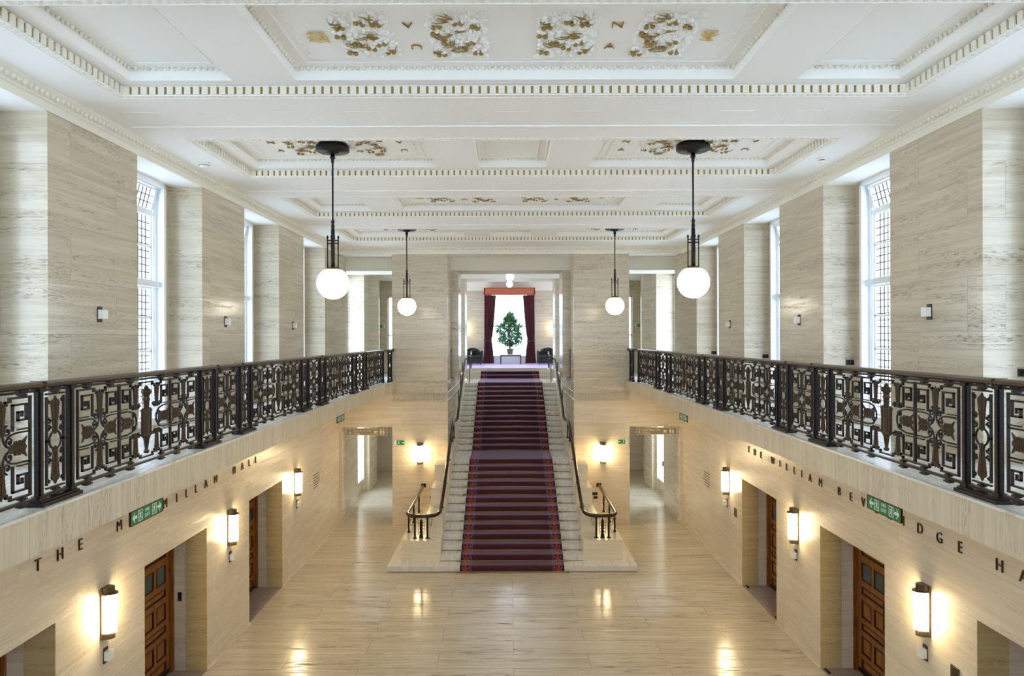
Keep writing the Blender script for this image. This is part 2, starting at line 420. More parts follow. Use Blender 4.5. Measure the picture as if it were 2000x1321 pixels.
# upper piers and window wall
for s in (-1, 1):
    b = MB()
    for y0, y1 in PIERS: b.box(s*A, s*5.0, y0, y1, ZG, ZC+0.02)
    prev = YB
    for y0, y1 in BAYS:
        c = (y0+y1)/2
        b.box(s*5.0, s*5.35, prev, c-0.705, ZG, 7.4); prev = c+0.705
        b.box(s*5.0, s*5.35, c-0.705, c+0.705, ZG, 3.70)
    b.box(s*5.0, s*5.35, prev, 19.6, ZG, 7.4)
    struct(b.obj('wall_gallery_'+SIDE[s], 'wall'))
# window
def make_window():
    r = link('window_1', None); struct(r)
    b = MB()
    for q in (-1, 1):
        b.box(0.11, 0.18, q*0.645, q*0.705, 3.70, 7.11); b.box(-0.06, 0.13, q*0.665, q*0.704, 3.70, 7.11)
        b.box(0.03, 0.06, q*0.63, q*0.665, 3.70, 7.05)
    b.box(0.11, 0.18, -0.705, 0.705, 7.05, 7.109); b.box(-0.06, 0.13, -0.704, 0.704, 7.04, 7.109)
    b.box(-0.06, 0.14, -0.704, 0.704, 3.702, 3.80)
    b.box(-0.06, 0.12, -0.66, 0.66, 5.63, 5.71)
    b.obj('window_frame', 'paint', r)
    b = MB()
    for z0, z1 in ((3.80, 5.63), (5.71, 6.66)):
        for q in (-1, 1): b.box(-0.03, 0.02, q*0.575, q*0.64, z0, z1)
        b.box(-0.03, 0.02, -0.64, 0.64, z0, z0+0.03); b.box(-0.03, 0.02, -0.64, 0.64, z1-0.03, z1)
        b.box(-0.03, 0.02, -0.03, 0.03, z0, z1)
    for z in (6.2, 5.2, 4.73, 4.26): b.box(-0.02, 0.02, -0.6, 0.6, z-0.013, z+0.013)
    b.box(-0.03, 0.04, -0.64, 0.64, 6.64, 6.70)
    b.obj('window_sash', 'paint', r)
    def lead(b, z0, z1, x):
        ny = 12
        for i in range(1, ny):
            y = -0.575+1.15*i/ny
            b.box(x-0.005, x+0.005, y-0.006, y+0.006, z0, z1)
        z = z0+0.05
        n = max(1, round((z1-z0)/0.094))
        for i in range(1, n): 
            zz = z0+(z1-z0)*i/n
            b.box(x-0.005, x+0.005, -0.575, 0.575, zz-0.0055, zz+0.0055)
    b = MB(); lead(b, 3.83, 5.60, 0.0); lead(b, 5.74, 6.63, 0.0); b.obj('leading', 'lead', r)
    MB().box(-0.008, -0.004, -0.6, 0.6, 3.8, 6.66).obj('glass_pane', 'glass', r)
    h = MB()
    for q in (-1, 1): h.box(-0.02, 0.02, q*0.575, q*0.63, 0, 0.34)
    h.box(-0.02, 0.02, -0.63, 0.63, 0, 0.03); h.box(-0.02, 0.02, -0.63, 0.63, 0.31, 0.34); h.box(-0.02, 0.02, -0.03, 0.03, 0, 0.34)
    ho = h.obj('hopper_sash', 'paint', r, (0.0, 0, 6.70)); ho.rotation_euler = (0, math.radians(14), 0)
    l = MB(); lead(l, 0.03, 0.31, 0.0); l.obj('leading', 'lead', ho)
    MB().box(-0.008, -0.004, -0.6, 0.6, 0.02, 0.32).obj('glass_pane', 'glass', ho)
    return r
win0 = make_window(); wn = 0
for s in (-1, 1):
    for y0, y1 in BAYS:
        wn += 1
        o = win0 if wn == 1 else copy_tree(win0)
        o.name = 'window_%d' % wn
        o.location = (s*5.14, (y0+y1)/2, 0); o.rotation_euler = (0, 0, 0 if s < 0 else PI)
# end wall of the hall
b = MB()
for s in (-1, 1):
    b.box(s*A, s*4.44, YE, YE+0.45, 0, 3.48); b.box(s*4.44, s*3.12, YE, YE+0.45, 2.56, 3.48)
    b.box(s*A, s*3.12, YE+0.0, YE+0.45, 3.48, 3.655)
    b.box(s*3.12, s*1.66, YE, YE+0.95, 0, 3.48)
    b.box(s*2.4, s*1.66, YE+0.95, 25.4, 0, ZG)                # stairwell side walls
struct(b.obj('wall_end', 'lower'))
b = MB()
for s in (-1, 1): b.box(s*3.12, s*1.66, YE, YE+0.95, 3.48, ZC+0.02)
struct(b.obj('wall_end_upper', 'wall'))
for i, s in enumerate((-1, 1)):
    b = MB()
    y = 1.69; k = 0
    b.box(s*1.66, s*3.12, YE-0.03, YE, 3.235, 3.262); b.box(s*1.66, s*3.12, YE-0.04, YE, 3.452, 3.475)
    while y < 3.10:
        b.box(s*y, s*(y+0.026), YE-0.02, YE, 3.28, 3.435); y += 0.042
    b.box(s*1.655, s*3.12, YE-0.016, YE, 3.762, 3.78)
    b.box(s*1.63, s*1.66, YE-0.016, 25.3, 3.745, 3.78); b.box(s*1.64, s*1.66, YE-0.012, 25.3, 3.25, 3.27)
    b.box(s*1.64, s*1.66, YE-0.012, 25.3, 3.45, 3.47)
    struct(b.obj('trim_%d' % (5+i), 'wall'))
# headers A and B, inner lobby, far room
for s in (-1, 1):
    b = MB()
    b.box(s*1.66, s*1.95, 19.3, 20.4, ZG+0.001, 6.815); b.box(s*1.47, s*1.66, 19.3, 20.4, 3.79, 6.815); b.box(s*1.52, s*2.3, 23.0, 24.2, 3.79, 6.905)
    struct(b.obj('wall_lobby_'+SIDE[s], 'wall'))
struct(MB().box(-5.3, 5.3, 19.3, 20.4, 6.81, 7.4).box(-4.6, 4.6, 23.0, 24.2, 6.9, 7.4).obj('trim_7', 'cream'))
b = MB()
b.box(-4.5, 4.5, 30.9, 31.2, 3.2, 4.05)
for s in (-1, 1):
    b.box(s*0.85, s*4.5, 30.9, 31.2, 4.05, 7.04)
    b.box(s*3.4, s*3.7, 24.2, 30.9, 3.4, 4.3); b.box(s*3.4, s*3.7, 24.2, 30.9, 6.7, 7.04); b.box(s*3.4, s*3.7, 24.2, 25.2, 4.3, 6.7); b.box(s*3.4, s*3.7, 27.0, 28.2, 4.3, 6.7); b.box(s*3.4, s*3.7, 30.0, 30.9, 4.3, 6.7)
    b.box(s*2.3, s*3.7, 24.0, 24.2, 3.66, 7.2)
b.box(-0.85, 0.85, 30.9, 31.2, 6.9, 7.04)
struct(b.obj('wall_far', 'wall'))
struct(MB().box(-3.7, 3.7, 30.86, 31.2, 7.04, 7.6).box(-3.45, -3.3, 24.2, 31, 7.04, 7.6).box(3.3, 3.45, 24.2, 31, 7.04, 7.6).obj('trim_8', 'cream'))
# gallery corridors beyond the end wall
for s in (-1, 1):
    b = MB()
    b.box(s*4.60, s*5.3, 21.5, 22.4, ZG, 7.2); b.box(s*4.72, s*5.3, 22.4, 24.0, ZG, 7.2)
    b.box(s*4.32, s*5.3, 24.0, 24.3, ZG, 7.2); b.box(s*3.3, s*2.3, 24.0, 24.3, ZG, 7.2); b.box(s*4.32, s*3.3, 24.0, 24.3, 6.38, 7.2)
    b.box(s*4.30, s*4.60, 22.35, 22.5, ZG, 7.2)
    b.box(s*5.14, s*5.3, 21.4, 21.5, ZG, 7.2); b.box(s*5.14, s*5.3, 19.5, 19.65, ZG, 7.2); b.box(s*5.14, s*5.3, 19.6, 21.5, 6.85, 7.2)
    struct(b.obj('wall_corridor_'+SIDE[s], 'wall'))
    struct(MB().box(s*2.4, s*5.3, YE+0.45, 31, 3.3, ZG).box(s*1.66, s*2.4, 25.4, 31, 3.3, ZG+0.07).obj('floor_corridor_'+SIDE[s], 'step'))
# simple windows lighting corridors, passages, lounge
def plain_window(name, x0, x1, y0, y1, z0, z1, bars_z=(), mull=(), t=0.05):
    """axis-aligned window; thin dimension is the smaller of dx, dy"""
    r = link(name, None); struct(r)
    b = MB(); g = MB()
    thin_x = abs(x1-x0) < abs(y1-y0)
    if thin_x:
        for y in (y0, y1-t): b.box(x0, x1, y, y+t, z0, z1)
        for z in (z0, z1-t): b.box(x0, x1, y0, y1, z, z+t)
        for z in bars_z: b.box(x0, x1, y0, y1, z-0.02, z+0.02)
        for y in mull: b.box(x0, x1, y-0.025, y+0.025, z0, z1)
        g.box((x0+x1)/2-0.004, (x0+x1)/2+0.004, y0+t, y1-t, z0+t, z1-t)
    else:
        for x in (x0, x1-t): b.box(x, x+t, y0, y1, z0, z1)
        for z in (z0, z1-t): b.box(x0, x1, y0, y1, z, z+t)
        for z in bars_z: b.box(x0, x1, y0, y1, z-0.02, z+0.02)
        for x in mull: b.box(x-0.025, x+0.025, y0, y1, z0, z1)
        g.box(x0+t, x1-t, (y0+y1)/2-0.004, (y0+y1)/2+0.004, z0+t, z1-t)
    b.obj('window_frame', 'paint', r); g.obj('glass_pane', 'glass', r)
    return r
for s in (-1, 1):
    wn += 1; plain_window('window_%d' % wn, *sorted((s*5.16, s*5.22)), 19.65, 21.4, ZG, 6.85, (5.65,))
    wn += 1; plain_window('window_%d' % wn, *sorted((s*4.32, s*3.3)), 24.1, 24.16, ZG+0.01, 6.38, (5.0,))
for s in (-1, 1):  # unseen side windows, added to brighten the lounge walls
    for ya in (25.2, 28.2):
        wn += 1; plain_window('window_%d' % wn, *sorted((s*3.52, s*3.58)), ya, ya+1.8, 4.3, 6.7, (5.5,))
wn += 1
lw = plain_window('window_%d' % wn, -0.85, 0.85, 30.98, 31.05, 4.05, 6.9, (), ())
MB().box(-0.03, 0.0, 30.98, 31.04, 5.45, 6.9).box(0.05, 0.08, 30.98, 31.04, 5.45, 6.9).box(-0.8, 0.8, 30.98, 31.05, 5.40, 5.47)\
  .box(-0.03, 0.03, 30.98, 31.04, 4.05, 5.42).box(-0.45, -0.42, 30.99, 31.03, 4.05, 5.42).box(0.42, 0.45, 30.99, 31.03, 4.05, 5.42).box(0.08, 0.8, 30.99, 31.03, 6.5, 6.53)\
  .box(0.42, 0.8, 30.99, 31.03, 4.72, 4.76).obj('window_bars', 'paint', lw)
struct(MB().box(-0.92, 0.92, 30.80, 30.9, ZG, 4.08).box(-0.9, 0.9, 30.76, 30.92, 4.06, 4.09).obj('trim_9', 'paint'))
# plum carpet of the lounge, coloured lilac for the window's reflection
struct(MB().box(-3.4, 3.4, 26.35, 30.9, 3.4, 3.746).box(-1.66, 1.66, 26.15, 26.36, 3.4, 3.746).obj('floor_lounge', 'plum'))
# lower passages behind the end wall
for s in (-1, 1):
    b = MB()
    b.box(s*4.46, s*5.6, YE+0.45, 19.9, 0, 3.3)
    b.box(s*4.76, s*5.3, 19.9, 21.86, 0, 0.36)
    b.box(s*4.69, s*5.6, 21.86, 23.3, 0, 3.3); b.box(s*4.55, s*4.69, 22.0, 23.3, 0, 3.3)
    b.box(s*4.9, s*5.6, 23.3, 25.3, 0, 3.3)
    b.box(s*2.4, s*5.3, 25.3, 25.5, 0, 3.3)
    b.box(s*3.0, s*3.35, 24.9, 25.3, 0, 3.3)
    struct(b.obj('wall_passage_'+SIDE[s], 'lower'))
    struct(MB().box(s*4.73, s*5.3, 19.9, 21.86, 0.36, 0.40).obj('trim_%d' % (10 if s < 0 else 11), 'step'))
    wn += 1; plain_window('window_%d' % wn, *sorted((s*5.12, s*5.18)), 19.9, 21.86, 0.40, 3.3, (), (20.9,))
# unseen wall behind the viewer; its windows are added for front fill light
b = MB()
b.box(-5.4, 5.4, YB-0.4, YB, 0, 3.3); b.box(-5.4, -4.1, YB-0.4, YB, 3.3, 7.6); b.box(4.1, 5.4, YB-0.4, YB, 3.3, 7.6); b.box(-4.1, 4.1, YB-0.4, YB, 6.95, 7.6); b.box(-4.1, 4.1, YB-0.4, YB, 3.3, 4.4)
for x in (-1.4, 1.4):
    b.box(x-0.15, x+0.15, YB-0.4, YB, 4.4, 6.95)
struct(b.obj('wall_back', 'wall'))
for x0, x1 in ((-4.1, -1.55), (-1.25, 1.25), (1.55, 4.1)):
    for z0, z1 in ((4.4, 6.95),):
        wn += 1; plain_window('window_%d' % wn, x0, x1, YB-0.25, YB-0.2, z0, z1, ((z0+z1)/2,))

# ------------------------------------------------------------------ ceiling
def fill(b, x0, x1, y0, y1, holes, z0, z1):
    """slab with rectangular holes that share one y range"""
    hy0, hy1 = holes[0][2], holes[0][3]
    b.box(x0, x1, y0, hy0, z0, z1); b.box(x0, x1, hy1, y1, z0, z1)
    xs = x0
    for h in sorted(holes):
        b.box(xs, h[0], hy0, hy1, z0, z1); xs = h[1]
    b.box(xs, x1, hy0, hy1, z0, z1)
Z0, Z1, Z2 = 7.29, 7.38, 7.50
LAY = {0: [(-3.69, -2.71), (-2.10, 2.10), (2.71, 3.69)], 1: [(-3.69, -1.11), (-0.49, 0.49), (1.11, 3.69)]}
ceil = MB()
edges = [4.88+3.35*k for k in range(-1, 4)]
prev = YB
orn = MB(); bead = MB(); dent = MB(); gold = MB(); fil = MB()
for k in range(-1, 4):
    y0, y1 = 4.88+3.35*k, 6.69+3.35*k
    ceil.box(-3.84, 3.84, prev, y0, Z0, 7.7); prev = y1
    lay = LAY[k % 2]
    hs = [(a, c, y0+0.17, y1-0.14) for a, c in lay]
    fill(ceil, -3.84, 3.84, y0, y1, hs, Z1, 7.7)
    for h in hs: ceil.box(h[0], h[1], h[2], h[3], Z2, 7.72)
    if k < 0: continue
    # dentils: rounded blocks in front of a gilded band, all four sides
    p = 0.0857
    def block(c, dirx, n):
        # c centre on the wall plane, dirx along, n inward normal
        poly = [(-0.030, 0), (0.030, 0), (0.030, 0.066), (0.020, 0.082), (-0.020, 0.082), (-0.030, 0.066)]
        dent.prism(poly, lambda u, v, d: (c[0]+dirx[0]*u+n[0]*d, c[1]+dirx[1]*u+n[1]*d, Z0+0.002+v), -0.004, 0.02)
    nx = 90
    for i in range(nx):
        x = -3.84+(i+0.5)*7.68/nx
        block((x, y1, 0), (1, 0), (0, -1)); 
        if k == 0 or i % 2 == 0: pass
    ny = 21
    for i in range(ny):
        y = y0+(i+0.5)*(y1-y0)/ny
        block((-3.84, y, 0), (0, 1), (1, 0)); block((3.84, y, 0), (0, 1), (-1, 0))
    gold.box(-3.84, 3.84, y1-0.006, y1-0.001, Z0+0.008, Z0+0.078)
    gold.box(-3.839, -3.833, y0, y1, Z0+0.008, Z0+0.078); gold.box(3.833, 3.839, y0, y1, Z0+0.008, Z0+0.078)
    # leaf beads on the soffit round the opening
    for i in range(112):
        x = -3.88+7.76*i/111
        bead.ell((x, y1+0.04, Z0), (0.024, 0.03, 0.008), 6, 4); bead.ell((x, y0-0.04, Z0), (0.024, 0.03, 0.008), 6, 4)
    for i in range(27):
        y = y0+(y1-y0)*i/26
        for sx in (-1, 1): bead.ell((sx*3.88, y, Z0), (0.03, 0.024, 0.008), 6, 4)
    for q in (0.008, 0.078):
        fil.box(-3.84-q, 3.84+q, y1+q-0.004, y1+q+0.004, Z0-0.006, Z0); fil.box(-3.84-q, 3.84+q, y0-q-0.004, y0-q+0.004, Z0-0.006, Z0)
        for sx in (-1, 1): fil.box(sx*(3.84+q)-0.004, sx*(3.84+q)+0.004, y0-q, y1+q, Z0-0.006, Z0)
    # egg moulding inside every recess and a fillet frame on its panel
    for h in hs:
        n = max(4, int((h[1]-h[0])/0.06))
        for i in range(n+1):
            x = h[0]+(h[1]-h[0])*i/n
            orn.ell((x, h[3]-0.018, Z2-0.012), (0.02, 0.02, 0.022), 6, 4)
            orn.ell((x, h[2]+0.018, Z2-0.012), (0.02, 0.02, 0.022), 6, 4)
        n = int((h[3]-h[2])/0.06)
        for i in range(n+1):
            y = h[2]+(h[3]-h[2])*i/n
            for xx in (h[0]+0.018, h[1]-0.018): orn.ell((xx, y, Z2-0.012), (0.02, 0.02, 0.022), 6, 4)
        q = 0.13
        for (a, c, d, e) in ((h[0]+q, h[1]-q, h[2]+q, h[2]+q+0.012), (h[0]+q, h[1]-q, h[3]-q-0.012, h[3]-q), (h[0]+q, h[0]+q+0.012, h[2]+q, h[3]-q), (h[1]-q-0.012, h[1]-q, h[2]+q, h[3]-q)):
            fil.box(a, c, d, e, Z2-0.008, Z2)
    # thin lines and meander on the beam beyond
    if k < 3:
        yb = y1+0.08
        fil.box(-4.28, 4.28, yb+0.90, yb+0.915, Z0-0.012, Z0)
        ya, yc = yb+0.42, yb+0.80
        x = -4.15
        while x < 4.1:
            fil.box(x, x+0.37, ya, ya+0.008, Z0-0.003, Z0)
            fil.box(x, x+0.008, ya, yc, Z0-0.003, Z0); fil.box(x+0.36, x+0.368, ya, yc, Z0-0.003, Z0)
            fil.box(x+0.47, x+0.70, yc, yc+0.008, Z0-0.003, Z0)
            fil.box(x+0.47, x+0.478, ya+0.08, yc, Z0-0.003, Z0); fil.box(x+0.692, x+0.70, ya+0.08, yc, Z0-0.003, Z0)
            x += 0.79
ceil.box(-3.84, 3.84, prev, YE+0.3, Z0, 7.7)
for s in (-1, 1): ceil.box(s*3.84, s*(A+0.1), YB, YE+0.3, Z0, 7.7)
ceil.box(-5.4, 5.4, YB-0.4, 31.2, 7.70, 7.9)
ceil.box(-5.35, 5.35, YE+0.25, 23.0, 7.2, 7.7); ceil.box(-3.7, 3.7, 24.2, 31.2, 7.42, 7.7); 
for s in (-1, 1):
    ceil.box(s*A, s*5.36, YB, YE+0.3, ZC+0.001, 7.7)
    ceil.box(s*2.3, s*5.3, 23.0, 24.3, 7.2, 7.7)
    ceil.box(s*2.4, s*5.3, YE+0.45, 25.5, 3.28, 3.3)
ceiling = struct(ceil.obj('ceiling', 'plaster'))
dent.obj('dentil_moulding', 'cream', ceiling); gold.obj('gilded_band', 'gold', ceiling)
bead.obj('leaf_moulding', 'cream', ceiling); fil.obj('fillet', 'plaster', ceiling); orn.obj('egg_moulding', 'cream', ceiling)
# cornice: flat band and ornamented cove
def cornice(b, o, pts_fn, L0, L1, n):
    prof = [(0.001, 0.0), (0.0, 0.0), (0.012, 0.0), (0.012, 0.075), (0.03, 0.085), (0.03, 0.10), (0.105, 0.165), (0.115, 0.179), (0.0, 0.179)]
    prof = prof[1:]
    m_ = len(prof); vs = [pts_fn(L0, a, h) for a, h in prof]+[pts_fn(L1, a, h) for a, h in prof]
    b.add(vs, [tuple(range(m_)), tuple(reversed(range(m_, 2*m_)))]+[(i, i+m_, (i+1) % m_+m_, (i+1) % m_) for i in range(m_)])
    k = int((L1-L0)/0.075)
    for i in range(k):
        l = L0+(i+0.5)*(L1-L0)/k
        o.ell(pts_fn(l, 0.068, 0.130), (0.026, 0.026, 0.026), 6, 4)
    for i in range(k*1):
        l = L0+(i+0.0)*(L1-L0)/k
        o.ell(pts_fn(l, 0.045, 0.108), (0.010, 0.010, 0.014), 5, 3)
b = MB(); o_ = MB()
for s in (-1, 1): cornice(b, o_, lambda l, a, h, s=s: (s*(A-a), l, ZC+h), YB, YE, 200)
cornice(b, o_, lambda l, a, h: (l, YE-a, ZC+h), -A, A, 100)
b.box(-A, A, YE, YE+0.25, ZC+0.02, 7.3)
cor = struct(b.obj('trim_12', 'cream')); o_.obj('leaf_moulding', 'cream', cor)

# gilded foliage panels on the ceiling
def foliage(seed, wd=0.49, dp=0.86):
    rnd = random.Random(seed)
    wht = MB(); gld = MB(); br = MB()
    for i in range(260):
        x = rnd.uniform(-wd/2, wd/2); y = rnd.uniform(-dp/2, dp/2)
        r = rnd.uniform(0.007, 0.018); a = rnd.uniform(0, PI)
        wht.ell((x, y, -0.004), (r*(0.7+1.5*abs(math.cos(a))), r*(0.7+1.5*abs(math.sin(a))), rnd.uniform(0.008, 0.026)), 6, 4)
    for (u, v) in ((-0.19, 0.34), (0.16, 0.33), (-0.09, 0.13), (0.12, 0.12), (-0.17, -0.16), (0.15, -0.2), (0.0, -0.27), (0.02, 0.22), (-0.2, -0.02)):
        u += rnd.uniform(-0.02, 0.02); v += rnd.uniform(-0.03, 0.03); t = rnd.uniform(-0.5, 0.5)
        for e in (-1, 1): gld.ell((u+e*0.026*math.cos(t), v+e*0.03*math.sin(t), -0.018), (0.025, 0.026, 0.018), 8, 5)
    for i in range(9):
        x = rnd.uniform(-wd/2+0.08, wd/2-0.08); y = rnd.uniform(-dp/2+0.08, dp/2-0.08); a = rnd.uniform(-0.9, 0.9)+(PI if rnd.random() < 0.5 else 0)
        for j in range(rnd.randint(3, 5)):
            aa = a+rnd.uniform(-0.9, 0.9); ln = rnd.uniform(0.07, 0.16); bend = rnd.uniform(-0.5, 0.5)
            pts = [(x, y, -0.018), (x+ln*0.5*math.cos(aa), y+ln*0.5*math.sin(aa), -0.028), (x+ln*math.cos(aa+bend), y+ln*math.sin(aa+bend), -0.018)]
            pts = [(max(-wd/2, min(wd/2, p[0])), max(-dp/2, min(dp/2, p[1])), p[2]) for p in pts]
            pts = [(max(-wd/2, min(wd/2, q[0])), max(-dp/2, min(dp/2, q[1])), q[2]) for q in smooth_path(pts, 3)]; br.tube(pts, [0.0045]*(len(pts)-2)+[0.003, 0.002], 5)
    return wht.mesh('foliage_relief', 'plaster'), gld.mesh('gilded_fruit', 'gold'), br.mesh('gilded_branch', 'gold')
FOL = [foliage(11), foliage(23)]
def put_foliage(x, y, i, flip=False):
    w_, g_, b_ = FOL[i % 2]
    o = link('foliage_relief', w_, ceiling, (x, y, Z2), (0, 0, PI if flip else 0))
    link('gilded_fruit', g_, o); link('gilded_branch', b_, o)
lets = {c: text_mesh(c, 0.15, 0.012, 'gold', bold=-0.0035) for c in ('V', 'N', 'A', 'C')}
def ceil_letter(c, x, y, rz=0):
    link('gilded_letter', lets[c], ceiling, (x, y, Z2-0.008), (PI, 0, PI/2 if c == 'C' else rz))
def emblem(seed):
    rnd = random.Random(seed); b = MB()
    for i in range(6):
        y = -0.09+0.034*i; l = rnd.uniform(0.04, 0.1)
        b.tube([(-l, y+rnd.uniform(-.01, .01), -0.01), (0, y+rnd.uniform(-.02, .02), -0.02), (l, y+rnd.uniform(-.01, .01), -0.01)], 0.0042, 5)
    for i in range(4): b.tube([(rnd.uniform(-.08, .08), -0.09, -0.014), (rnd.uniform(-.1, .1), 0.1, -0.014)], 0.0035, 5)
    return b.mesh('gilded_emblem', 'goldb')
EMB = [emblem(3), emblem(8)]
for k in range(0, 4):
    yc = 5.86+3.35*k
    if k % 2 == 0:
        for i, x in enumerate((-1.29, -0.49, 0.44, 1.28)): put_foliage(x, yc, i)
        ceil_letter('V', -0.895, yc-0.2, 0); ceil_letter('C', -0.885, yc+0.21)
        ceil_letter('N', 0.845, yc-0.2); ceil_letter('A', 0.84, yc+0.21)
        link('gilded_emblem', EMB[0], ceiling, (-1.70, yc, Z2)); link('gilded_emblem', EMB[1], ceiling, (1.66, yc, Z2))
    else:
        for s in (-1, 1):
            put_foliage(s*2.78, yc, 0); put_foliage(s*1.95, yc, 1, True)
            ceil_letter('V' if s > 0 else 'N', s*3.2, yc-0.18); ceil_letter('C' if s > 0 else 'A', s*3.2, yc+0.2)
            ceil_letter('N' if s > 0 else 'V', s*1.5, yc-0.18); ceil_letter('A' if s > 0 else 'C', s*1.5, yc+0.2)
    # wavy border of the large panels
    wv = MB()
    for (a, c) in LAY[k % 2]:
        if c-a < 1.2: continue
        y0, y1 = 4.88+3.35*k+0.17+0.2, 6.69+3.35*k-0.14-0.2; a += 0.22; c -= 0.22
        P_ = []
        per = [(a, y0), (c, y0), (c, y1), (a, y1)]
        for i in range(4):
            (xa, ya), (xb, yb_) = per[i], per[(i+1) % 4]; L_ = math.hypot(xb-xa, yb_-ya); n = int(L_/0.05)
            for j in range(n):
                t = j/n; off = 0.014*(1 if j % 2 else -1)
                P_.append((xa+(xb-xa)*t+(off if xa == xb else 0), ya+(yb_-ya)*t+(off if ya == yb_ else 0), Z2-0.004))
        wv.tube(P_, 0.006, 4, closed=True)
    wv.obj('scrolled_border', 'plaster', ceiling)

# ------------------------------------------------------------------ staircase and runner
R_, T_ = 0.13, 0.31
Y0 = 14.29
treads = []            # (y_front, z_top, depth)
z = 0; y = Y0
for i in range(13):
    z += R_; treads.append([y, z]); y += T_
YL2 = 19.49
treads[-1][0] = Y0+12*T_
y = YL2
for i in range(13):
    z += R_; treads.append([y, z]); y += T_
ZTOP = z
stair = thing('staircase', 'wide pale marble staircase rising between the two end piers', 'staircase', (0, Y0, 0))
b = MB()
for i, (yf, zt) in enumerate(treads):
    yn = treads[i+1][0] if i+1 < len(treads) else 25.4
    hw = 2.62 if i == 0 else (1.55 if yf < YE else 1.60)
    x_ = MB()
    b.box(-hw, hw, yf, yn+0.3 if i else 17.9, max(0, zt-0.6) if i else 0, zt)
    b.box(-hw, hw, yf-0.024, yf+0.02, zt-0.04, zt-0.0005)
for v in range(len(b.v)): b.v[v] = (b.v[v][0], b.v[v][1]-Y0, b.v[v][2])
b.obj('steps', 'step', stair)
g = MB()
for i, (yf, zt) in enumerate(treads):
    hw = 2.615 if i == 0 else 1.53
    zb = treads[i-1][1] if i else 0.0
    g.box(-hw, hw, yf-0.006-Y0, yf+0.01-Y0, zb+0.0005, zb+0.012)  # thin darker strip along the foot of each riser
g.obj('riser_base_strip', 'riser_strip', stair)
def at0(b, x=0, y=0, z=0):
    b.v = [(p[0]-x, p[1]-y, p[2]-z) for p in b.v]; return b
# three steps up to the lounge
TOP3 = [(25.45, 3.505), (25.80, 3.63), (26.12, 3.745)]
b = MB()
for i, (yf, zt) in enumerate(TOP3):
    b.box(-1.42, 1.42, yf, 26.4, 3.3, zt-(0.003 if i == 2 else 0)); b.box(-1.42, 1.42, yf-0.01, yf+0.02, zt-0.03, zt-(0.004 if i == 2 else 0))
at0(b, 0, Y0).obj('lounge_steps', 'block', stair)
b = MB()
for s in (-1, 1): at0(MB().box(s*1.42, s*1.655, 25.42, 26.1, 3.38, 3.75), 0, Y0).obj('cheek_block', 'step', stair)
for s in (-1, 1):
    b = MB()
    b.box(s*1.53, s*2.37, 14.63, YE-0.001, 0.131, 0.56)
    b.box(s*1.535, s*1.90, 15.2, 16.09, 0.56, 0.98); b.box(s*1.535, s*1.90, 16.09, 16.95, 0.56, 1.364); b.box(s*1.535, s*1.90, 16.95, YE-0.001, 0.56, 1.754)
    at0(b, 0, Y0).obj('pedestal', 'block', stair)
    b = MB(); b.box(s*1.52, s*1.657, YE-0.3, 19.35, 1.6, 2.08)
    # raking upper string
    n = 12
    for i in range(n):
        ya = 19.35+i*(23.3-19.35)/n; yb_ = ya+(23.3-19.35)/n
        za = 2.10+i*(3.66-2.10)/n
        b.hexa([(s*1.54, ya, 1.7), (s*1.657, ya, 1.7), (s*1.657, yb_, 1.7), (s*1.54, yb_, 1.7), (s*1.54, ya, za), (s*1.657, ya, za), (s*1.657, yb_, za+0.13), (s*1.54, yb_, za+0.13)])
    at0(b, 0, Y0).obj('stringer', 'block', stair)
# runner
prof = []
prof.append((Y0-0.014, 0.0))
for i, (yf, zt) in enumerate(treads):
    prof += [(yf-0.030, prof[-1][1]) if i else (yf-0.030, 0.012), (yf-0.034, zt-0.03), (yf-0.026, zt+0.006), (yf-0.01, zt+0.012)]
    yn = treads[i+1][0] if i+1 < len(treads) else 25.43
    prof.append((yn-0.034, zt+0.012))
for i, (yf, zt) in enumerate(TOP3[:2]):
    prof += [(yf-0.034, zt-0.02), (yf-0.024, zt+0.010), (yf, zt+0.012), (TOP3[i+1][0]-0.03, zt+0.012)]
prof[-1] = (26.10, 3.63+0.012)
W_ = 1.094
b = MB(); vs = []; fs = []
n = len(prof); 
xs_ = [-W_, -0.5, 0, 0.5, W_]
for (yy, zz) in prof:
    k_ = 1.0
    for x in xs_: vs.append((x, yy-Y0, zz))
for (yy, zz) in prof:
    for x in xs_: vs.append((x, yy-Y0+0.01, zz-0.012))
m_ = len(xs_)
for i in range(n-1):
    for j in range(m_-1):
        a = i*m_+j; fs.append((a, a+1, a+1+m_, a+m_))
        a += n*m_; fs.append((a, a+m_, a+1+m_, a+1))
    a = i*m_; fs.append((a, a+m_, a+m_+n*m_, a+n*m_)); a = i*m_+m_-1; fs.append((a, a+n*m_, a+m_+n*m_, a+m_))
b.add(vs, fs)
runner = thing('stair_carpet', 'plum carpet runner with orange and blue patterned borders down the marble stairs', 'carpet', (0, Y0, 0))
b.obj('carpet_runner', 'runner', runner)
rod = MB().tube([(-1.15, 0, 0), (1.15, 0, 0)], 0.009, 8)
for s in (-1, 1): rod.lathe([(0.0, -0.03), (0.016, -0.022), (0.018, 0), (0.016, 0.022), (0.0, 0.03)], s*1.165, 0, 0, 8, axis='x'); rod.box(s*1.12, s*1.145, -0.008, 0.016, -0.016, 0.014)
rod_me = rod.mesh('stair_rod', 'brass')
for i, (yf, zt) in enumerate(treads):
    base = treads[i-1][1] if i else 0
    o = link('stair_rod', rod_me, runner, (0, yf-0.048-Y0, base+0.022))
    if i == 0: runner.children[1]['label'] = 'thin brass stair rod'

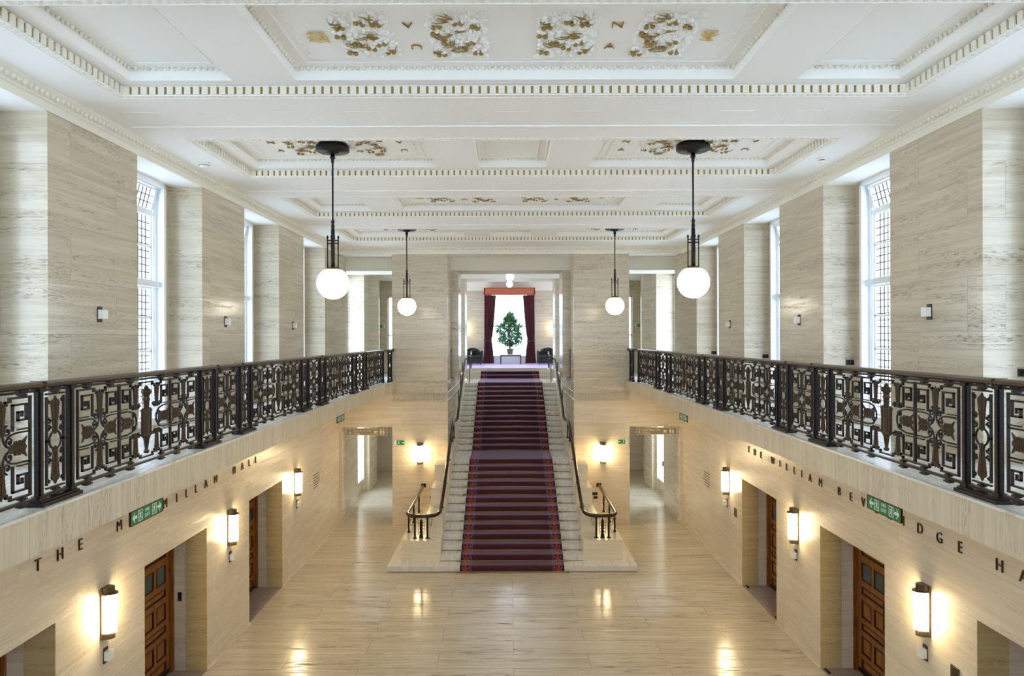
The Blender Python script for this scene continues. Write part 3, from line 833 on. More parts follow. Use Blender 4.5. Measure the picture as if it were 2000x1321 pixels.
# ------------------------------------------------------------------ gallery balustrades
XR = 3.25; ZL = 3.77
def Pf(u, v, d=0): return (d, u, v)
IW, IH = 0.016, 0.016     # bar face width, depth
def poly_bar(b, pts, w=IW, dpt=IH, closed=False):
    b.path([(0, u, v) for u, v in pts], w, dpt, (1, 0, 0), closed)
def spiral(b, cu, cv, r0, turns, a0, sgn, n=14, th=0.008):
    pts = []
    for i in range(n+1):
        t = i/n; r = r0*(1-0.78*t); a = a0+sgn*turns*2*PI*t
        pts.append((0, cu+r*math.cos(a), cv+r*math.sin(a)))
    b.tube(pts, [th*(1-0.3*i/n) for i in range(n+1)], 5)
    b.ell((0, cu, cv), (0.013, 0.009, 0.009), 6, 4)
def leaf_poly(L, wd):
    """leaf pointing +v, base at 0"""
    return [(-wd*0.22, 0), (-wd*0.30, L*0.25), (-wd*0.42, L*0.62), (-wd*0.50, L*0.78), (-wd*0.36, L*0.86), (-wd*0.16, L*0.90), (0, L),
            (wd*0.16, L*0.90), (wd*0.36, L*0.86), (wd*0.50, L*0.78), (wd*0.42, L*0.62), (wd*0.30, L*0.25), (wd*0.22, 0)]
def spade_poly(L, wd):
    h = [(0.16, 0), (0.26, 0.12), (0.20, 0.2), (0.34, 0.34), (0.28, 0.42), (0.40, 0.58), (0.30, 0.66), (0.36, 0.78), (0.56, 1.0), (0.34, 0.93), (0.2, 0.88)]
    return [(-a*wd, c*L) for a, c in h]+[(0, L*0.98)]+[(a*wd, c*L) for a, c in reversed(h)]
def leaf(b, cu, cv, L, wd, ang, dep=0.005):
    ca, sa = math.cos(ang), math.sin(ang)
    def fn(u, v, d):
        uu, vv = u*ca-v*sa, u*sa+v*ca
        return (d, cu+uu, cv+vv)
    b.prism(spade_poly(L, wd) if wd > 0.1 else leaf_poly(L, wd), fn, -dep, dep)
    # midrib and side veins
    for q in (-1, 1):
        x = q*dep
        def p3(u, v): r = fn(u, v, x); return r
        b.bar(p3(0, 0), p3(0, L*0.92), 0.006, 0.006)
        for i in range(1, 6):
            v0 = L*(0.12+0.13*i)
            for e in (-1, 1): b.bar(p3(0, v0), p3(e*wd*0.38, v0+L*0.07), 0.004, 0.005)
VC, HH = 0.427, 0.325
def key(b, cu, cv, du, dv, a=0.062, c=0.075):
    pts = [(-a, -c*1.15), (-a, c), (a, c), (a, -c*0.35), (-a*0.22, -c*0.35), (-a*0.22, c*0.35), (a*0.38, c*0.35), (a*0.38, 0)]
    poly_bar(b, [(cu+du*x, cv+dv*y) for x, y in pts], 0.013, 0.016)
def quad_cell(m, l, cu, W):
    hw = W/2
    for dv in (-1, 1):
        for du in (-1, 1):
            key(m, cu+du*(hw-0.098), VC+dv*0.205, du, dv)
            spiral(m, cu+du*0.052, VC+dv*0.118, 0.036, 1.2, PI/2*dv, du*dv)
            spiral(m, cu+du*0.070, VC+dv*0.048, 0.036, 1.2, -PI/2*dv, -du*dv)
            # arm from the frame
            m.tube([(0, cu+du*(hw-0.01), VC+dv*0.098), (0, cu+du*0.13, VC+dv*0.098), (0, cu+du*0.085, VC+dv*0.09), (0, cu+du*0.055, VC+dv*0.075)], 0.007, 5)
            poly_bar(m, [(cu+du*(hw-0.01), VC+dv*0.118), (cu+du*0.15, VC+dv*0.118)], 0.009)
            # concave centre star
            pts = [(0, cu+du*(0.075-0.062*math.sin(t)), VC+dv*(0.092-0.080*math.cos(t))) for t in [PI/2*i/6 for i in range(7)]]
            m.tube(pts, 0.007, 5)
        leaf(l, cu, VC+dv*0.09, 0.225, 0.078, 0 if dv > 0 else PI)
        poly_bar(m, [(cu-0.02, VC+dv*0.10), (cu+0.02, VC+dv*0.10)], 0.012, 0.018)
    for du in (-1, 1): leaf(l, cu+du*0.07, VC, hw-0.10, 0.125, -PI/2 if du > 0 else PI/2)
def frame_outline(m, u0, u1, notches):
    for dv in (-1, 1):
        pts = [(u0, VC+dv*HH)]
        for c in notches:
            pts += [(c-0.075, VC+dv*HH), (c-0.075, VC+dv*(HH-0.022)), (c-0.04, VC+dv*(HH-0.022)), (c-0.04, VC+dv*(HH-0.04)), (c+0.04, VC+dv*(HH-0.04)), (c+0.04, VC+dv*(HH-0.022)), (c+0.075, VC+dv*(HH-0.022)), (c+0.075, VC+dv*HH)]
        pts.append((u1, VC+dv*HH))
        poly_bar(m, pts, 0.014, 0.018)
    for u in (u0, u1): poly_bar(m, [(u, VC-HH), (u, VC+HH)], 0.012, 0.018)
def knobs(m, u, top=True):
    for v, w_ in ((0.792, 0.075), (0.768, 0.05)) if top else ((0.040, 0.075), (0.087, 0.05)):
        m.box(-0.02, 0.02, u-w_/2, u+w_/2, v-0.006, v+0.006); m.box(-0.015, 0.015, u-w_*0.3, u+w_*0.3, v-0.012, v+0.012)
def rails(m, L):
    m.box(-0.014, 0.014, 0.0, L, 0.776, 0.792); m.box(-0.016, 0.016, 0.0, L, 0.053, 0.071)
def small_panel(L):
    m = MB(); l = MB()
    rails(m, L); c = L/2; frame_outline(m, 0.045, L-0.045, [c]); quad_cell(m, l, c, L-0.09)
    for u in (0.12, L-0.12): knobs(m, u, True); knobs(m, u, False)
    return m, l
def narrow_panel(L):
    m = MB(); l = MB(); rails(m, L); c = L/2; w_ = min(0.118, L/2-0.04)
    for dv in (-1, 1):
        poly_bar(m, [(c-w_, VC+dv*HH), (c+w_, VC+dv*HH)], 0.013, 0.016)
        leaf(l, c, VC+dv*0.09, 0.22, 0.09, 0 if dv > 0 else PI); leaf(l, c, VC+dv*0.115, 0.075, 0.06, PI if dv > 0 else 0)
        for du in (-1, 1):
            spiral(m, c+du*0.07, VC+dv*0.145, 0.026, 1.2, 0, du*dv); spiral(m, c+du*0.07, VC+dv*0.085, 0.026, 1.2, 0, -du*dv)
            spiral(m, c+du*0.075, VC+dv*0.275, 0.018, 1.1, 0, du)
            poly_bar(m, [(c+du*w_, VC+dv*0.30), (c+du*w_, VC)], 0.013, 0.016)
            pts = [(0, c+du*0.062*math.sin(t), VC+dv*0.062*math.cos(t)) for t in [PI*i/16 for i in range(9)]]
            m.tube(pts, 0.008, 5)
    for q in (True, False): knobs(m, c, q)
    return m, l
def big_panel(L):
    m = MB(); l = MB(); t = MB(); rails(m, L)
    c = L/2; q = 0.31; bar_u = [0.585, L-0.585]
    nl = [0.32, c-0.175, c+0.175, L-0.32]
    frame_outline(m, 0.045, L-0.045, nl)
    for u in bar_u: poly_bar(m, [(u, VC-HH), (u, VC+HH)], 0.022, 0.018)
    quad_cell(m, l, 0.32, 0.51); quad_cell(m, l, L-0.32, 0.51)
    for s in (-1, 1):
        lc = c+s*0.175
        for dv in (-1, 1):
            leaf(l, lc, VC+dv*0.10, 0.215, 0.07, 0 if dv > 0 else PI)
            key(m, lc+s*0.135, VC+dv*0.205, s, dv, 0.055)
            spiral(m, lc+0.045, VC+dv*0.118, 0.028, 1.2, 0, dv); spiral(m, lc-0.045, VC+dv*0.118, 0.028, 1.2, PI, -dv)
            spiral(m, lc+s*0.03, VC+dv*0.05, 0.03, 1.2, 0, -dv*s)
            m.tube([(0, lc+s*0.27, VC+dv*0.098), (0, lc+s*0.12, VC+dv*0.098), (0, lc+s*0.04, VC+dv*0.08), (0, lc-s*0.01, VC+dv*0.03), (0, lc-s*0.012, VC)], 0.008, 5)
            poly_bar(m, [(lc+s*0.26, VC+dv*0.118), (lc+s*0.13, VC+dv*0.118)], 0.009)
        leaf(l, lc+s*0.03, VC, 0.19, 0.12, -PI/2 if s > 0 else PI/2)
    for u in (0.16, 0.46, 0.75, L-0.75, L-0.46, L-0.16): knobs(m, u, True); knobs(m, u, False)
    # torch with fluted sheaf
    t.lathe([(0.0, -0.30), (0.02, -0.295), (0.024, -0.28), (0.014, -0.265), (0.016, -0.24), (0.026, -0.17), (0.034, -0.155), (0.022, -0.13), (0.024, 0.10), (0.026, 0.16), (0.034, 0.175), (0.026, 0.19), (0.028, 0.21), (0.044, 0.235), (0.042, 0.255), (0.02, 0.27), (0.018, 0.285), (0.0, 0.30)], 0, c, VC, 12)
    for i in range(-2, 3):
        if i == 0: continue
        t.box(-0.014, 0.014, c+i*0.028-0.009, c+i*0.028+0.009, VC-0.145, VC+0.09)
        t.ell((0, c+i*0.028, VC+0.09), (0.014, 0.009, 0.012), 6, 4); t.ell((0, c+i*0.028, VC-0.145), (0.014, 0.009, 0.012), 6, 4)
    t.box(-0.01, 0.01, c-0.066, c+0.066, VC-0.12, VC+0.07)
    for dv in (-1, 1): t.box(-0.018, 0.018, c-0.07, c+0.07, VC+dv*0.105-0.03-0.006, VC+dv*0.105-0.03+0.006)
    return m, l, t
def post_mesh():
    m = MB(); m.box(-0.014, 0.014, -0.026, 0.026, 0.0, 0.80); m.box(-0.024, 0.024, -0.014, 0.014, 0.0, 0.80)
    m.box(-0.03, 0.03, -0.032, 0.032, 0.0, 0.07); m.box(-0.036, 0.036, -0.038, 0.038, 0.0, 0.03)
    m.box(-0.03, 0.03, -0.03, 0.03, 0.77, 0.80)
    return m.mesh('post', 'iron')
LS, LN, LBIG = 0.69-0.08, 0.335-0.075, 2.09-0.08
sp_, np_, bp_ = small_panel(LS), narrow_panel(LN), big_panel(LBIG)
def join(a, l):
    a.add(l.v, l.f, 1); return a
ME = dict(s=(join(sp_[0], sp_[1]).mesh('scroll_panel', ('iron', 'bronze')),), n=(join(np_[0], np_[1]).mesh('narrow_panel', ('iron', 'bronze')),),
          b=(join(bp_[0], bp_[1]).mesh('scroll_panel', ('iron', 'bronze')), bp_[2].mesh('torch_ornament', 'bronze')))
post_me = post_mesh()
shoe_me = MB().box(-0.062, 0.062, -0.215, 0.215, 0, 0.026).box(-0.045, 0.045, -0.205, 0.205, 0.026, 0.040).mesh('base_shoe', 'iron')
def rail_profile(b, y0, y1, x=0.0):
    pr = [(-0.035, 0.80), (0.035, 0.80), (0.052, 0.812), (0.052, 0.832), (0.03, 0.845), (-0.03, 0.845), (-0.052, 0.832), (-0.052, 0.812)]
    n = len(pr); vs = [(x+a, y0, h) for a, h in pr]+[(x+a, y1, h) for a, h in pr]
    b.add(vs, [tuple(range(n)), tuple(reversed(range(n, 2*n)))]+[(i, i+n, (i+1) % n+n, (i+1) % n) for i in range(n)])
for s in (-1, 1):
    root = thing('balustrade', ('black and bronze scrollwork balustrade along the left gallery' if s < 0 else 'black and bronze scrollwork balustrade along the right gallery'), 'balustrade', (s*XR, 0, ZL))
    def panel(kind, y, x=0.0):
        ms = ME[kind]; nm = {'s': 'scroll_panel', 'b': 'scroll_panel', 'n': 'narrow_panel'}[kind]
        o = link(nm, ms[0], root, (x, y, 0))
        if kind == 'b': link('torch_ornament', ms[1], o)
    for k in range(-1, 4):
        a, c, d, e = 4.62+3.45*k, 4.95+3.45*k, 7.04+3.45*k, 7.38+3.45*k
        if k == 3: d, e = 17.36, None
        for y in (a, c, d, e):
            if y: link('post', post_me, root, (0, y, 0.002))
        panel('n', a+0.037); panel('b', c+0.04)
        link('base_shoe', shoe_me, root, (0, (a+c)/2, 0.002))
        if e: panel('n', d+0.037); panel('s', e+0.04); link('base_shoe', shoe_me, root, (0, (d+e)/2, 0.002))
    rb = MB(); rail_profile(rb, 0.8, 17.40)
    rb.box(-0.052 if s < 0 else -0.18, 0.18 if s < 0 else 0.052, 17.33, 17.43, 0.80, 0.845)
    rail_profile(rb, 17.38, YE-0.02, -s*0.12); rb.box(-s*0.12-0.07, -s*0.12+0.07, YE-0.06, YE-0.004, 0.79, 0.855)
    for yj in (4.62, 7.38, 8.07, 11.52, 14.97): rb.box(-0.055, 0.055, yj-0.006, yj+0.006, 0.80, 0.848)
    rb.obj('handrail', 'rail', root)
    for y in (17.46, 17.87): link('post', post_me, root, (-s*0.12, y, 0.002))
    panel('n', 17.53, -s*0.12)
    # lobby returns beside the stair piers
    lob = thing('lobby_railing', 'short dark railing in the gap behind the %s end pier' % SIDE[s], 'railing', (s*1.70, 18.95, 3.73))
    lb = MB(); rail_profile(lb, -0.03, 0.33); lb.obj('handrail', 'rail', lob)
    link('narrow_panel', ME['n'][0], lob, (0, 0.045, 0))
    for y in (0.01, 0.31): link('post', post_me, lob, (0, y, 0.0))

# ------------------------------------------------------------------ stair handrails
for s in (-1, 1):
    root = thing('stair_handrail', 'bronze handrail curling round the pedestal and up the %s of the carpeted stairs' % SIDE[s], 'handrail', (s*1.95, 14.85, 0.56))
    O = (s*1.95, 14.85, 0.56)
    loc = lambda x, y, z: (s*x-O[0], y-O[1], z-O[2])
    rb = MB()
    path_ = [(2.30, YE-0.02, 1.035), (2.30, 16.5, 1.035), (2.30, 15.3, 1.035), (2.285, 15.02, 1.035), (2.20, 14.87, 1.035), (2.06, 14.82, 1.035), (1.86, 14.82, 1.035), (1.70, 14.87, 1.04), (1.60, 15.02, 1.06), (1.585, 15.25, 1.11),
             (1.58, 15.76, 1.28), (1.58, 16.6, 1.68), (1.58, 17.57, 2.13), (1.58, 18.5, 2.53), (1.575, 18.95, 2.62)]
    rb.tube(smooth_path([loc(*p) for p in path_], 5), 0.040, 10)
    rb.tube(smooth_path([loc(*p) for p in [(1.575, 18.9, 2.60), (1.54, 19.15, 2.60), (1.50, 19.3, 2.66), (1.50, 19.8, 2.90), (1.50, 22.0, 3.84), (1.50, 22.95, 4.17), (1.50, 23.1, 4.2)]], 4), 0.037, 10)
    rb.box(*[q for pr in zip(loc(2.30, YE-0.07, 1.035), loc(2.30, YE-0.003, 1.035)) for q in pr][:0] or (loc(2.36, 0, 0)[0], loc(2.24, 0, 0)[0], YE-0.05-O[1], YE-0.003-O[1], 0.43, 0.52))
    rb.obj('handrail', 'stairrail', root)
    # posts
    def spost(x, y, z0, z1, r=0.016):
        m = MB(); h = z1-z0
        m.lathe([(0.0, 0), (0.034, 0.0), (0.034, 0.012), (r*1.5, 0.03), (r, 0.05), (r, h*0.6), (r*1.35, h*0.62), (r*1.35, h*0.66), (r, h*0.68), (r, h)], 0, 0, 0, 8)
        return m.obj('post', 'black', root, loc(x, y, z0))
    for (x, y) in ((2.30, 17.0), (2.30, 16.05), (2.30, 15.25)): spost(x, y, 0.561, 1.02, 0.020)
    for (x, y, z0, z1) in ((1.60, 15.75, 0.981, 1.26), (1.60, 16.6, 1.365, 1.66), (1.60, 17.55, 1.755, 2.11), (1.60, 18.6, 2.081, 2.54), (1.60, 19.2, 2.081, 2.60), (1.58, 20.8, 2.72, 3.32), (1.58, 21.7, 3.06, 3.70), (1.58, 22.7, 3.44, 4.09)): spost(x, y, z0, z1)
    # front decorative panel
    for x in (2.10, 1.83):
        m = MB(); m.box(-0.02, 0.02, -0.02, 0.02, 0, 0.45); m.box(-0.045, 0.045, -0.035, 0.035, 0, 0.015); m.obj('post', 'black', root, loc(x, 14.80, 0.561))
    m = MB()
    cx, cy, cz = loc(1.965, 14.80, 0.561)
    m.prism([(-0.045, 0), (0.045, 0), (0.05, 0.02), (0.035, 0.03), (0.045, 0.06), (0.028, 0.075), (0.032, 0.36), (0.0, 0.44), (-0.032, 0.36), (-0.028, 0.075), (-0.045, 0.06), (-0.035, 0.03), (-0.05, 0.02)], lambda u, v, d: (cx+u, cy+d, cz+v), -0.012, 0.012)
    for q in (-1, 1):
        m.box(cx+q*0.062-0.004, cx+q*0.062+0.004, cy-0.006, cy+0.006, cz+0.08, cz+0.40)
        for v in (0.14, 0.2, 0.27, 0.33): m.box(cx+q*0.03, cx+q*0.062, cy-0.006, cy+0.006, cz+v-0.004, cz+v+0.004)
        m.tube([(cx+q*(0.03+0.02*math.cos(t)), cy-0.012, cz+0.1+0.02*math.sin(t)) for t in [PI*i/5 for i in range(10)]], 0.005, 5)
        e = cx+q*0.155
        m.path([(e, cy, cz+0.42), (e+q*0.09, cy, cz+0.42), (e+q*0.075, cy, cz+0.37), (e+q*0.065, cy, cz+0.28), (e+q*0.03, cy, cz+0.28), (e+q*0.03, cy, cz+0.37)], 0.008, 0.012, (0, 1, 0))
        m.box(cx+q*0.04, cx+q*0.155, cy-0.005, cy+0.005, cz+0.416, cz+0.424)
    m.obj('ornamental_panel', 'black', root)
    m = MB(); nx_, ny_, nz_ = loc(1.50, 23.1, 4.2)
    m.path([(nx_, ny_, nz_), (nx_-s*(-0.0)+s*0.0, ny_+0.02, nz_)], 0.02, 0.02)
    m.box(nx_-s*0.12, nx_+s*0.10, ny_-0.02, ny_+0.03, nz_-0.02, nz_+0.02); m.box(nx_-s*0.12-0.012, nx_-s*0.12+0.012, ny_-0.012, ny_+0.012, 3.39-O[2], nz_)
    m.obj('newel', 'black', root)
    # short rail of the three lounge steps
    r2 = thing('step_handrail', 'short dark rail beside the three top steps, %s side' % SIDE[s], 'handrail', (s*1.47, 25.6, 3.75))
    MB().tube([(0, -0.15, 0.42), (0, 0.42, 0.62)], 0.028, 8).obj('handrail', 'rail', r2)
    MB().tube([(0, -0.1, -0.0), (0, -0.1, 0.44)], 0.014, 8).obj('post', 'black', r2); MB().tube([(0, 0.36, 0.0), (0, 0.36, 0.6)], 0.014, 8).obj('post', 'black', r2)

# ------------------------------------------------------------------ oak doors in the recesses
def make_door():
    """local: origin floor centre, +x towards the hall, width along y 1.73"""
    r = link('door_1', None); struct(r)
    b = MB()
    for q in (-1, 1): b.box(-0.06, 0.05, q*0.80, q*0.862, 0.012, 2.115); b.box(-0.03, 0.065, q*0.815, q*0.85, 0.012, 2.115)
    b.box(-0.06, 0.05, -0.862, 0.862, 2.06, 2.115)
    b.obj('door_frame', 'oak', r)
    rows = [('w', 1.74, 1.90), ('g', 1.37, 1.64), ('w', 1.17, 1.29), ('s', 0.83, 1.09), ('w', 0.65, 0.76), ('s', 0.31, 0.57), ('w', 0.09, 0.24)]
    for q in (-1, 1):
        y0, y1 = sorted((q*0.006, q*0.795))
        lf = MB(); dk = MB(); gl = MB()
        lf.box(-0.03, -0.004, y0, y1, 0.02, 2.055)
        a, c = y0+0.095, y1-0.095; mid = (a+c)/2
        # stiles
        lf.box(-0.004, 0.014, y0, a, 0.02, 2.055); lf.box(-0.004, 0.014, c, y1, 0.02, 2.055)
        zz = 2.055
        for kind, z0, z1 in rows:
            lf.box(-0.004, 0.014, a, c, z1, zz); zz = z0
            cells = [(a, c)] if kind == 'w' else [(a, mid-0.035), (mid+0.035, c)]
            if kind != 'w': lf.box(-0.004, 0.014, mid-0.035, mid+0.035, z0, z1)
            for (u, v) in cells:
                for (p, w1, e, f) in ((u, v, z0, z0+0.016), (u, v, z1-0.016, z1), (u, u+0.016, z0, z1), (v-0.016, v, z0, z1)):
                    dk.box(-0.004, 0.019, p, w1, e, f)
                if kind == 'g': gl.box(-0.004, 0.004, u+0.016, v-0.016, z0+0.016, z1-0.016)
                else:
                    m_ = 0.036
                    u0, v0, e, f = u+0.016, v-0.016, z0+0.016, z1-0.016
                    lf.hexa([(-0.003, u0, e), (-0.003, v0, e), (-0.003, v0, f), (-0.003, u0, f), (0.011, u0+m_, e+m_*0.7), (0.011, v0-m_, e+m_*0.7), (0.011, v0-m_, f-m_*0.7), (0.011, u0+m_, f-m_*0.7)])
        lf.box(-0.004, 0.014, a, c, 0.02, zz)
        leaf_o = lf.obj('door_leaf', 'oak', r)
        dk.obj('panel_moulding', 'oakdark', leaf_o); gl.obj('glass_pane', 'glassdark', leaf_o)
        h = MB(); h.tube([(0.014, q*0.05, 0.92), (0.05, q*0.05, 0.93), (0.05, q*0.05, 1.27), (0.014, q*0.05, 1.28)], 0.009, 8); h.box(0.012, 0.018, q*0.05-0.02, q*0.05+0.02, 0.88, 1.32)
        h.obj('pull_handle', 'black', leaf_o)
        MB().box(0.012, 0.017, y0+0.01, y1-0.01, 0.02, 0.085).obj('kick_plate', 'black', leaf_o)
    return r
d0 = make_door(); dn = 0
for s in (-1, 1):
    for y0, y1 in DOORS:
        dn += 1
        o = d0 if dn == 1 else copy_tree(d0)
        o.name = 'door_%d' % dn; o.location = (s*5.06, (y0+y1)/2, 0); o.rotation_euler = (0, 0, 0 if s < 0 else PI)

# ------------------------------------------------------------------ pendants
def make_pendant():
    """origin at globe centre; top at ceiling"""
    r = thing('pendant_lamp', 'x', 'lamp')
    H = Z2-5.64
    MB().lathe([(0, H), (0.20, H), (0.20, H-0.03), (0.222, H-0.032), (0.222, H-0.085), (0.215, H-0.092), (0.085, H-0.095), (0.08, H-0.12), (0.07, H-0.125), (0, H-0.13)], n=32).obj('ceiling_plate', 'black', r)
    MB().lathe([(0, H-0.12), (0.028, H-0.125), (0.028, H-0.16), (0.036, H-0.165), (0.036, H-0.18), (0.022, H-0.2), (0.022, H-0.23), (0.013, H-0.26), (0.011, 0.86),
                (0.020, 0.84), (0.026, 0.82), (0.017, 0.80), (0.024, 0.775), (0.026, 0.75), (0.018, 0.735), (0.026, 0.72), (0.028, 0.60), (0.020, 0.56), (0.016, 0.30), (0.016, 0.20), (0, 0.2)], n=12).obj('rod', 'black', r)
    c = MB()
    for i in range(4):
        a = i*PI/2; x, y = 0.072*math.cos(a), 0.072*math.sin(a)
        c.lathe([(0, 0.205), (0.008, 0.205), (0.0085, 0.60), (0.014, 0.605), (0.014, 0.625), (0.009, 0.63), (0.0, 0.65)], x, y, 0, 8)
        for z in (0.575, 0.535): c.bar((0, 0, z), (x*1.1, y*1.1, z), 0.014, 0.014, (0, 0, 1))
        c.bar((0, 0, 0.212), (x*1.1, y*1.1, 0.212), 0.016, 0.016, (0, 0, 1))
    c.obj('cage', 'black', r)
    MB().lathe([(0, 0.208), (0.075, 0.205), (0.108, 0.192), (0.112, 0.178), (0.10, 0.176), (0, 0.176)], n=24).obj('fitter_ring', 'brass', r)
    g = [(0.0, 0.178)]+[(0.214*math.cos(t), 0.214*math.sin(t)) for t in [math.asin(0.83)-i*(math.asin(0.83)+PI/2)/18 for i in range(19)]]
    g[-1] = (0, -0.214)
    MB().lathe(g, n=36).obj('glass_globe', 'globe', r)
    return r
p0 = make_pendant()
for i, (x, y, l) in enumerate(((-2.415, 9.15, 'nearer black pendant lamp with glowing white globe, left of the stairs'), (2.415, 9.15, 'nearer black pendant lamp with glowing white globe, right of the stairs'),
                               (-2.415, 15.85, 'farther pendant lamp with white globe in front of the left end pier'), (2.415, 15.85, 'farther pendant lamp with white globe in front of the right end pier'))):
    o = p0 if i == 0 else copy_tree(p0)
    relabel(o, l, (x, y, 5.64)); o['group'] = 'globe pendants of the hall'
for i, (y, z, zt, l) in enumerate(((22.0, 6.87, 7.2, 'small round ceiling globe light nearest above the stairs, the upper of two'), (27.5, 7.07, 7.42, 'small round ceiling globe light deeper in the lounge, the lower of two'))):
    r = thing('ceiling_globe', l, 'lamp', (0, y, z), 0, 'globe lights over the stair axis')
    MB().lathe([(0.0, -0.13)]+[(0.13*math.cos(t), 0.13*math.sin(t)) for t in [-PI/2+0.2+j*(PI/2-0.2+1.2)/12 for j in range(13)]]+[(0, 0.125)], n=24).obj('glass_globe', 'globe_s', r)
    MB().lathe([(0.02, 0.12), (0.05, 0.12), (0.05, 0.14), (0.02, 0.15), (0.02, zt-z-0.02), (0.07, zt-z-0.02), (0.07, zt-z-0.001), (0, zt-z-0.001)], n=14).obj('stem', 'brass', r)

# ------------------------------------------------------------------ wall lamps
def make_sconce():
    """origin on the wall at lamp centre, +x out of the wall"""
    r = thing('wall_lamp', 'x', 'lamp')
    MB().box(0.001, 0.022, -0.074, 0.074, -0.28, 0.28).obj('back_plate', 'sconce', r)
    def dprism(b, w, d, z0, z1, x0=0.02):
        poly = [(x0, -w)]+[(x0+d*math.cos(t), w*math.sin(t)) for t in [-PI/2+PI*i/14 for i in range(15)]]+[(x0, w)]
        b.prism(poly[1:-1], lambda u, v, q: (u, v, q), z0, z1)
    b = MB(); dprism(b, 0.062, 0.10, 0.215, 0.285); dprism(b, 0.078, 0.135, 0.205, 0.222); b.obj('top_cap', 'sconce', r)
    b = MB(); dprism(b, 0.062, 0.10, -0.28, -0.215); b.obj('bottom_cap', 'sconce', r)
    b = MB(); dprism(b, 0.070, 0.122, -0.205, 0.204); dprism(b, 0.062, 0.11, -0.215, -0.205); b.obj('glass_shade', 'shade', r)
    return r
sc0 = make_sconce()
spots = []
nm = ['nearest', 'middle', 'farthest']
for s in (-1, 1):
    for i, y in enumerate((7.50, 10.87, 14.25)):
        spots.append(((s*A, y, 1.90), 0 if s < 0 else PI, '%s of the three lit half-round wall lamps on the %s lower wall' % (nm[i], SIDE[s])))
spots += [((-2.39, YE, 1.88), -PI/2, 'lit half-round wall lamp on the end wall left of the stairs'), ((2.42, YE, 1.88), -PI/2, 'lit half-round wall lamp on the end wall right of the stairs'),
          ((-2.1, 30.9, 5.35), -PI/2, 'lit wall lamp beside the left armchair in the lounge'), ((2.1, 30.9, 5.35), -PI/2, 'lit wall lamp beside the right armchair in the lounge')]
for i, (l, rz, lab) in enumerate(spots):
    o = sc0 if i == 0 else copy_tree(sc0); relabel(o, lab, l, rz); o['group'] = 'half round wall lamps'
# small emergency light boxes
def make_box():
    r = thing('emergency_light', 'x', 'light fitting')
    MB().box(0.001, 0.012, -0.038, 0.038, -0.085, 0.085).obj('back_plate', 'dark', r)
    b = MB(); b.box(0.012, 0.07, -0.042, 0.042, -0.05, 0.05); b.box(0.07, 0.076, -0.036, 0.036, -0.044, 0.044); b.obj('housing', 'white', r)
    return r
eb = make_box(); spots = []
for s in (-1, 1):
    for i, y in enumerate((7.52, 10.90, 14.35)): spots.append(((s*A, y, 1.42), 0 if s < 0 else PI, 'small white box light on dark plate below the %s lower wall lamp, %s side' % (nm[i], SIDE[s])))
    for i, y in enumerate((7.43, 10.75, 14.12)): spots.append(((s*A, y, 5.17), 0 if s < 0 else PI, 'small white box light on dark plate on the %s gallery pier, %s side' % (('nearest', 'second', 'third')[i], SIDE[s])))
for i, (l, rz, lab) in enumerate(spots):
    o = eb if i == 0 else copy_tree(eb); relabel(o, lab, l, rz); o['group'] = 'small box lights'

# ------------------------------------------------------------------ lettering cut from bronze
L_LEFT = [('T', 6.44), ('H', 6.76), ('E', 7.08), ('M', 7.79), ('A', 8.14), ('C', 8.48), ('M', 8.83), ('I', 9.14), ('L', 9.42), ('L', 9.71), ('A', 10.03), ('N', 10.36), ('H', 11.06), ('A', 11.40), ('L', 11.71), ('L', 12.02)]
L_RIGHT = [('T', 1462.3), ('H', 1473.8), ('E', 1486), ('W', 1509), ('I', 1523), ('L', 1536.5), ('L', 1551.5), ('I', 1565.8), ('A', 1582), ('M', 1602.4), ('B', 1639), ('E', 1662), ('V', 1686), ('E', 1711), ('R', 1737), ('I', 1765), ('D', 1796.6), ('G', 1834.7), ('E', 1875), ('H', 1952), ('A', 1999), ('L', 2054), ('L', 2108)]
cache = {}
def glyph(c):
    if c not in cache: cache[c] = text_mesh(c, 0.172, 0.014, 'bronze', bold=-0.0022)
    return cache[c]
rt = thing('wall_lettering', 'row of spaced bronze capital letters along the left lower wall under the gallery', 'lettering', (-A, 9.2, 2.765))
for c, y in L_LEFT: link('letter', glyph(c), rt, (0.008, y-9.2, 0), (PI/2, 0, PI/2)).scale = (0.88, 1, 1)
rt = thing('wall_lettering', 'row of spaced bronze capital letters along the right lower wall under the gallery', 'lettering', (A, 9.2, 2.755))
for c, px in L_RIGHT: link('letter', glyph(c), rt, (-0.008, 6122/(px-992)-9.2, 0), (PI/2, 0, -PI/2)).scale = (0.88, 1, 1)

